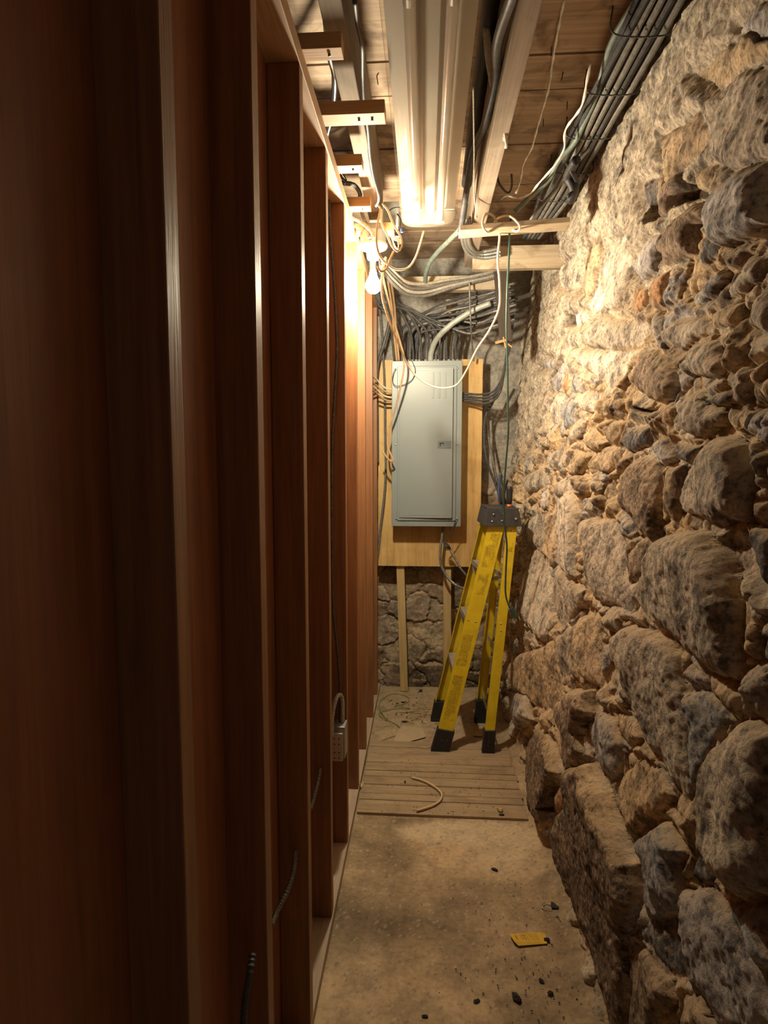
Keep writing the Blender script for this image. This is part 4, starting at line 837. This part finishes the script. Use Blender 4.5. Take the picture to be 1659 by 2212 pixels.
for t in (0.27, 0.62, 0.93):
    p = on(nr, t, 0.5); q = on(fr_, t, 0.5); q.z = p.z; mb = MB(); mb.bar(p + Vector((0, 0.02, 0)), q + Vector((0, -0.02, 0)), 0.028, (0, 0, 1), 0.004); mb.build('rear_brace', M['alu'], parent=ld, bevel=0.001)
for (qa, qb, yo) in ((nf, nr, 0.034), (ff, fr_, -0.034)):
    mb = MB(); mb.bar(on(qa, 0.27, 0.7) + Vector((0, yo, 0)), on(qb, 0.255, 0.5) + Vector((0, yo, 0)), 0.016, (0, 0, 1), 0.003); mb.build('spreader', M['bx'], parent=ld, bevel=0.001)
# feet
def foot(q, sgn, wx, bs, rv):
    bl_, br = q[2], q[3]; t = 0.968; a = on(q, t, -0.08); b = on(q, t, 1.08); c_ = Vector((b.x - 0.004, b.y, 0.001)); d = Vector((a.x - bs, a.y, 0.001))
    if sgn > 0: c_.x = br.x - (0.012 if wx else 0.0)
    yd = 0.046 * sgn; y0 = -0.012 * sgn
    mb = MB(); o = Vector((0, y0, 0)); mb.prism([a + o, b + o, Vector((c_.x, c_.y, 0.014)) + o, Vector((d.x, d.y, 0.014)) + o], (0, yd, 0))
    mb.prism([Vector((d.x - 0.002, d.y + y0 - .002 * sgn, 0.014)), Vector((c_.x + 0.003, c_.y + y0 - .002 * sgn, 0.014)), Vector((c_.x + 0.003, c_.y + y0 - .002 * sgn, 0.001)), Vector((d.x - 0.002, d.y + y0 - .002 * sgn, 0.001))], (0, yd + .004 * sgn, 0))
    f = mb.build('foot', M['rubber'], parent=ld, bevel=0.002)
    if rv:
        m2 = MB(); m = (a + b) / 2
        for u in ((-0.014, 0.014) if wx else (0,)): m2.lathe(Vector((m.x - 0.008 + u, a.y + y0, a.z * 0.55)), (0, -1, 0), [(0, 0.0045), (0.002, 0.0045), (0.003, 0.002), (0.003, 0)], 12)
        m2.box((m.x - 0.009, a.y + y0 - 0.0015, 0.02), (m.x - 0.007, a.y + y0, a.z - .006))
        sub(m2, 'foot_rivet', M['cap'], f)
foot(nf, 1, True, 0.030, True); foot(nr, 1, False, 0.010, True); foot(ff, -1, True, 0.018, False); foot(fr_, -1, False, 0.008, False)
# cap
zt = at(1085, 1098, 3.0).z; zb = at(1085, 1137, 3.0).z
xl, xr = at(1045, 1130, 3.0).x, at(1128, 1130, 3.0).x; xtl, xtr = at(1054, 1098, 3.0).x, at(1120, 1098, 3.0).x
ya, yb = 2.995, 3.262
V = [(xl, ya, zb), (xr, ya, zb), (xtr, ya + .006, zt), (xtl, ya + .006, zt), (xl - .012, yb, zb), (xr, yb, zb), (xtr, yb - .006, zt), (xtl - .012, yb - .006, zt)]
mb = MB(); mb.add(V, [(0, 1, 2, 3), (5, 4, 7, 6), (3, 2, 6, 7), (0, 3, 7, 4), (1, 5, 6, 2), (0, 4, 5, 1)])
mb.box((xl + 0.01, ya + 0.03, zt + 0.0002), (xl + 0.016, yb - 0.03, zt + 0.004)); mb.box((xr - 0.04, ya + 0.03, zt + 0.0002), (xr - 0.034, yb - 0.03, zt + 0.004))
capo = mb.build('top_cap', M['cap'], parent=ld, bevel=0.005)
mb = MB()
for (x, y, r) in ((548, 1557, .005), (800, 1540, .005), (512, 1738, .005), (765, 1720, .005), (1120, 1672, .007)):
    p = at(1020 + x / 11.85, 980 + y / 11.85, ya); mb.lathe((p.x, ya + .002, p.z), (0, -1, 0), [(0, r), (0.003, r), (0.0055, r * .5), (0.0055, 0)], 14)
sub(mb, 'cap_rivet', M['zinc'], capo, smooth=True)
# tools standing on the cap
sd = thing('screwdriver', 'black handled screwdriver with orange end standing on the ladder top', 'screwdriver', (at(1100, 1090, 3.1).x, 3.1, zt))
c = at(1100, 1088, 3.1); hx2 = c.x
mb = MB(); mb.lathe((hx2, 3.1, zt + 0.014), (0, 0, 1), [(0, 0.011), (0.006, 0.014), (0.03, 0.0155), (0.075, 0.0165), (0.088, 0.0155), (0.090, 0.012)], 14); h_ = mb.build('handle', M['black'], parent=sd, smooth=True)
mb = MB(); mb.lathe((hx2, 3.1, zt + 0.090), (0, 0, 1), [(0, 0.0125), (0.003, 0.0125), (0.004, 0.009), (0.004, 0)], 16); sub(mb, 'handle_end', M['orange'], h_)
mb = MB(); mb.lathe((hx2, 3.1, zt + 0.0005), (0, 0, 1), [(0, 0.010), (0.003, 0.013), (0.013, 0.010)], 14); mb.build('collar', M['orange'], parent=sd)
pr = thing('pliers', 'blue and black handled pliers standing beside the screwdriver on the ladder top', 'pliers', (at(1083, 1090, 3.15).x, 3.15, zt))
mb = MB(); mb.tube(px3([(1084, 1088, 3.15), (1078, 1072, 3.15), (1078, 1050, 3.15), (1080, 1030, 3.15), (1081, 1022, 3.15)]), 0.0075, 10); mb.build('handle', M['blue'], parent=pr, smooth=True)
mb = MB(); mb.tube(px3([(1089, 1088, 3.14), (1085, 1074, 3.14), (1088, 1056, 3.14), (1093, 1042, 3.14), (1095, 1036, 3.14)]), lambda t: 0.017 - 0.008 * t, 12); mb.build('handle', M['black'], parent=pr, smooth=True)

# ================================================================== WOODEN PLATFORM IN THE FLOOR
pb = thing('floor_hatch', 'worn wooden board hatch set flush in the concrete in front of the ladder', 'floor boards', (0.08, 2.63, 0.0))
ys_ = [2.330, 2.425, 2.475, 2.545, 2.615, 2.665, 2.74, 2.825, 2.90, 2.965]
for k in range(len(ys_) - 1):
    e = random.uniform(-0.004, 0.006)
    mb = MB(); mb.box((-0.272, ys_[k] + 0.0015, 0.001), (0.420 + e, ys_[k + 1] - 0.0015, 0.0125 + random.uniform(-.0012, .0008)))
    mb.build('floor_board', M['platform'], parent=pb, bevel=0.0015)

# ================================================================== SMALL THINGS ON THE FLOOR
PZ = 0.0135
def fl(px, py, z=0.004): return atz(px, py, z)
def chunk(name, label, cat, px, py, lx, ly, h, mat, z=0.0015, rot=0.0, group=None, n=10, flat=False):
    c = fl(px, py, z); mb = MB(); vs = []; rr_ = random.Random(int(px * 7 + py))
    rings = [(0.0, 0.8), (0.35, 1.0), (0.75, 0.8), (1.0, 0.35)]
    for hz_, k in rings:
        for i in range(n):
            a = 2 * math.pi * i / n; q = k * (0.75 + 0.5 * rr_.random()); x = lx * q * math.cos(a); y = ly * q * math.sin(a)
            vs.append((c.x + x * math.cos(rot) - y * math.sin(rot), c.y + x * math.sin(rot) + y * math.cos(rot), z + h * hz_ * (0.8 + .4 * rr_.random() if hz_ else 1)))
    fs = [(i + r * n, (i + 1) % n + r * n, (i + 1) % n + (r + 1) * n, i + (r + 1) * n) for r in range(3) for i in range(n)] + [tuple(range(n))[::-1], tuple(range(3 * n, 4 * n))]
    mb.add(vs, fs); return tag(mb.build(name, M[mat]), label, cat, group)
chunk('debris_chunk', 'dark crumbly chunk on the concrete floor, largest near the bottom edge', 'debris', 1116, 2158, 0.010, 0.017, 0.010, 'debris', rot=0.5)
chunk('debris_chunk', 'small rounded dark chunk right of the largest one on the concrete', 'debris', 1189, 2147, 0.008, 0.007, 0.007, 'debris')
chunk('debris_chunk', 'small pointed dark chunk below the yellow tag', 'debris', 1169, 2119, 0.006, 0.008, 0.005, 'debris', rot=.6)
chunk('debris_chunk', 'dark lump sitting on the right end of the yellow tag', 'debris', 1181, 2031, 0.010, 0.006, 0.006, 'debris', z=0.0045)
chunk('debris_chunk', 'black stub lying alone in the middle of the concrete floor', 'debris', 1069, 1880, 0.013, 0.006, 0.007, 'debris', rot=-0.4)
chunk('debris_chunk', 'dark flake near the bottom edge left of the largest chunk', 'debris', 1030, 2163, 0.009, 0.006, 0.004, 'debris', rot=.5)
chunk('debris_chunk', 'dark chip lowest on the concrete, left of centre', 'debris', 918, 2196, 0.008, 0.004, 0.004, 'debris')
chunk('debris_chunk', 'dark splinter at the foot of the stone wall, low right', 'debris', 1272, 2116, 0.009, 0.004, 0.005, 'debris')
chunk('debris_chunk', 'round dark chip at the stone wall foot near the bottom corner', 'debris', 1300, 2165, 0.006, 0.008, 0.005, 'debris')
chunk('debris_chunk', 'black stub on the boards left of the curved sheath', 'debris', 875, 1690, 0.004, 0.011, 0.006, 'debris', z=PZ)
chunk('debris_chunk', 'dark flake on the boards below the crumpled tan scrap', 'debris', 1084, 1760, 0.012, 0.006, 0.004, 'debris', z=PZ)
chunk('debris_chunk', 'brown chip among the shavings left of the ladder foot', 'debris', 874, 1559, 0.018, 0.007, 0.005, 'debris', z=0.004)
chunk('debris_chunk', 'dark flat chip inside the green wire loop', 'debris', 871, 1517, 0.014, 0.007, 0.004, 'debris', z=0.004)
chunk('debris_chunk', 'dark curl on the concrete near the back wall', 'debris', 909, 1493, 0.010, 0.012, 0.010, 'debris', z=0.004)
chunk('tan_scrap', 'crumpled tan scrap on the right end of the boards', 'scrap', 1080, 1751, 0.012, 0.015, 0.014, 'debris_tan', z=PZ, rot=.7)
chunk('tan_scrap', 'yellow splinter lying over the sill at the left end of the boards', 'scrap', 782, 1695, 0.006, 0.026, 0.006, 'debris_tan', z=PZ)
chunk('tan_scrap', 'pale broken chip of mortar between the ladder feet', 'scrap', 1032, 1588, 0.024, 0.02, 0.008, 'debris_tan', z=0.004)
chunk('tan_scrap', 'thin pale splinter just left of the near ladder foot', 'scrap', 915, 1615, 0.022, 0.004, 0.003, 'debris_tan', z=PZ, rot=-.1)
chunk('tan_scrap', 'long yellow splinter among the shavings by the back wall', 'scrap', 885, 1537, 0.045, 0.005, 0.004, 'debris_tan', z=0.004, rot=.25)
# fine crumbs and shavings: nobody could count them
mb = MB(); r5 = random.Random(5)
for k in range(420):
    if k < 180: p = (r5.gauss(1150, 90), r5.uniform(1900, 2210))
    elif k < 300: p = (r5.uniform(830, 1100), r5.uniform(1640, 1765))
    else: p = (r5.gauss(910, 45), r5.gauss(1540, 20))
    z = PZ if 1620 < p[1] < 1768 else 0.003
    c = fl(p[0], p[1], z)
    if c.x > 0.46 or c.x < -0.26: continue
    s = r5.uniform(0.0004, 0.0015) * (1.4 if k >= 300 else 1); l = s * r5.uniform(1, 4 if k >= 300 else 2); a = r5.uniform(0, 3.1)
    mb.box((c.x - l, c.y - s, z), (c.x + l, c.y + s, z + s * 1.1), Matrix.Rotation(a, 3, 'Z'))
tag(mb.build('floor_crumbs', M['debris']), 'dark crumbs and bits of dirt scattered over the floor', 'crumbs', kind='stuff')
mb = MB()
for k in range(170):
    p = (r5.gauss(925, 32), r5.gauss(1541, 13)) if k < 110 else (r5.uniform(800, 1110), r5.uniform(1620, 1765))
    z = PZ if p[1] > 1612 else 0.004; c = fl(p[0], p[1], z)
    if c.x > 0.42 or c.x < -0.26: continue
    s = r5.uniform(0.0008, 0.0022); l = r5.uniform(.004, .016) if k < 110 else s * 1.5; mb.box((c.x - l, c.y - s, z), (c.x + l, c.y + s, z + s), Matrix.Rotation(r5.uniform(-.7, .7), 3, 'Z'))
tag(mb.build('wood_shavings', M['debris_tan']), 'pale wood shavings scattered left of the far ladder foot', 'shavings', kind='stuff')
# curved strip of cable sheath on the boards
mb = MB(); pts = [fl(x, y, PZ + 0.005) for x, y in ((889, 1680), (905, 1684), (925, 1692), (944, 1704), (954, 1716), (952, 1728), (940, 1738), (920, 1746), (900, 1752))]
mb.tube(pts, 0.0045, 8); cs = tag(mb.build('cable_sheath', M['romex_tan'], smooth=True), 'curved strip of tan cable sheath lying on the floor boards', 'cable sheath')
mb = MB(); mb.tube([p + Vector((0, 0, 0.0035)) for p in pts], 0.0028, 6); o = sub(mb, 'sheath_edge', M['romex'], cs, smooth=True)
# green wire on the concrete by the wall
mb = MB(); mb.tube([fl(x, y, 0.006) for x, y in ((800, 1603), (815, 1602), (840, 1594), (860, 1586), (865, 1576), (858, 1566), (838, 1556), (822, 1548), (820, 1540), (835, 1534), (860, 1530), (885, 1530), (870, 1527), (855, 1524), (872, 1521), (884, 1513), (880, 1505), (862, 1499), (845, 1499), (830, 1507), (820, 1518), (820, 1532), (828, 1545), (835, 1554))], 0.0018, 6)
tag(mb.build('green_wire', M['green_wire'], smooth=True), 'thin green wire lying in loops on the concrete near the left studs', 'wire')
ps_ = [fl(x, y, 0.0075) for x, y in ((848, 1606), (858, 1580), (870, 1568), (912, 1572), (920, 1592), (888, 1601), (849, 1617))]
mb = MB(); mb.prism(ps_, (0, 0, 0.0008)); tag(mb.build('plastic_sheet', M['paper']), 'thin pale scrap of film lying on the concrete behind the boards', 'scrap')
# yellow tag
tgp = [(1101, 2021), (1165, 2014), (1178, 2017), (1182, 2038), (1120, 2044), (1110, 2037)]
zz = [0.010, 0.005, 0.004, 0.004, 0.006, 0.011]
P = [fl(x, y, 0.005) for x, y in tgp]; P = [Vector((p.x, p.y, z)) for p, z in zip(P, zz)]
yt = thing('yellow_tag', 'small yellow printed tag lying on the concrete floor', 'tag', (P[0].x, P[0].y, 0.002))
mb = MB(); mb.prism(P, (0, 0, 0.0006)); body = mb.build('card', M['tagy'], parent=yt)
A, B_, D_ = P[0], P[1], P[5]
ink = MB()
for k, (u0, u1, v0, v1) in enumerate([(0.12, 0.135, 0.25, 0.8), (0.17, 0.18, 0.25, 0.75), (0.30, 0.31, 0.2, 0.8), (0.36, 0.38, .15, .4), (0.36, 0.38, .5, .7), (0.42, 0.44, .2, .45), (0.42, 0.44, .55, .75), (0.5, 0.508, .1, .85), (0.58, 0.588, .15, .8), (0.64, 0.65, .15, .75), (0.70, 0.708, .12, .8), (0.76, 0.768, .12, .8), (0.82, 0.83, .1, .8)]):
    def q(u, v): 
        p = P[0].lerp(P[1], u).lerp(P[5].lerp(P[3], u), v); return Vector((p.x, p.y, p.z + 0.0012))
    ink.prism([q(u0, v0), q(u1, v0), q(u1, v1), q(u0, v1)], (0, 0, 0.0002))
sub(ink, 'print', M['ink'], body)
# clip with wire loop, screw
cp = thing('wire_clip', 'small black clip with a square steel loop on the floor by the stone wall', 'clip', tuple(fl(1190, 1957, 0.003)))
z = 0.006; mb = MB(); mb.tube([fl(x, y, z) for x, y in ((1193, 1965), (1172, 1961), (1171, 1957), (1176, 1950), (1179, 1950), (1192, 1954))], 0.0014, 6, step=0.003); mb.build('loop', M['zinc'], parent=cp, smooth=True)
mb = MB(); mb.prism([fl(1190, 1952, .002), fl(1195, 1953, .002), fl(1208, 1964, .002), fl(1206, 1967, .002), fl(1193, 1965, .002), fl(1190, 1959, .002)], (0, 0, 0.008)); mb.build('clip_body', M['black'], parent=cp, bevel=0.001)
a, b = fl(1204, 1980, .005), fl(1211, 1991, .005); mb = MB(); mb.lathe(a, b - a, [(0, .0035), (.002, .0035), (.002, .0018), ((b - a).length, .0014)], 8)
tag(mb.build('floor_screw', M['bx_dark']), 'small dark screw lying on the floor below the wire clip', 'screw')
# nails sticking down through the deck
for i, (x, y) in enumerate(((0.42, 2.02), (0.47, 2.18), (0.50, 2.33), (0.40, 2.45), (0.36, 1.9), (-0.16, 2.0), (-0.33, 1.34), (0.41, 2.28))):
    mb = MB(); mb.bar((x, y, 2.649), (x + 0.004 * (i % 3 - 1), y + 0.003, 2.625), 0.003, (1, 0, 0), 0.003)
    tag(mb.build('deck_nail', M['bx_dark']), ['nearest dark nail point in the right bay of ceiling boards', 'dark nail point by the old wire in the ceiling boards', 'dark nail point nearest the cable bundle in the ceiling boards', 'farthest nail point above the batten in the ceiling boards', 'nail point close to the right joist in the ceiling boards', 'nail point left of the light fixture in the ceiling boards', 'nail point above the stud wall in the ceiling boards', 'nail point in the middle of the right bay of ceiling boards'][i], 'nail', 'nail points in the ceiling boards')
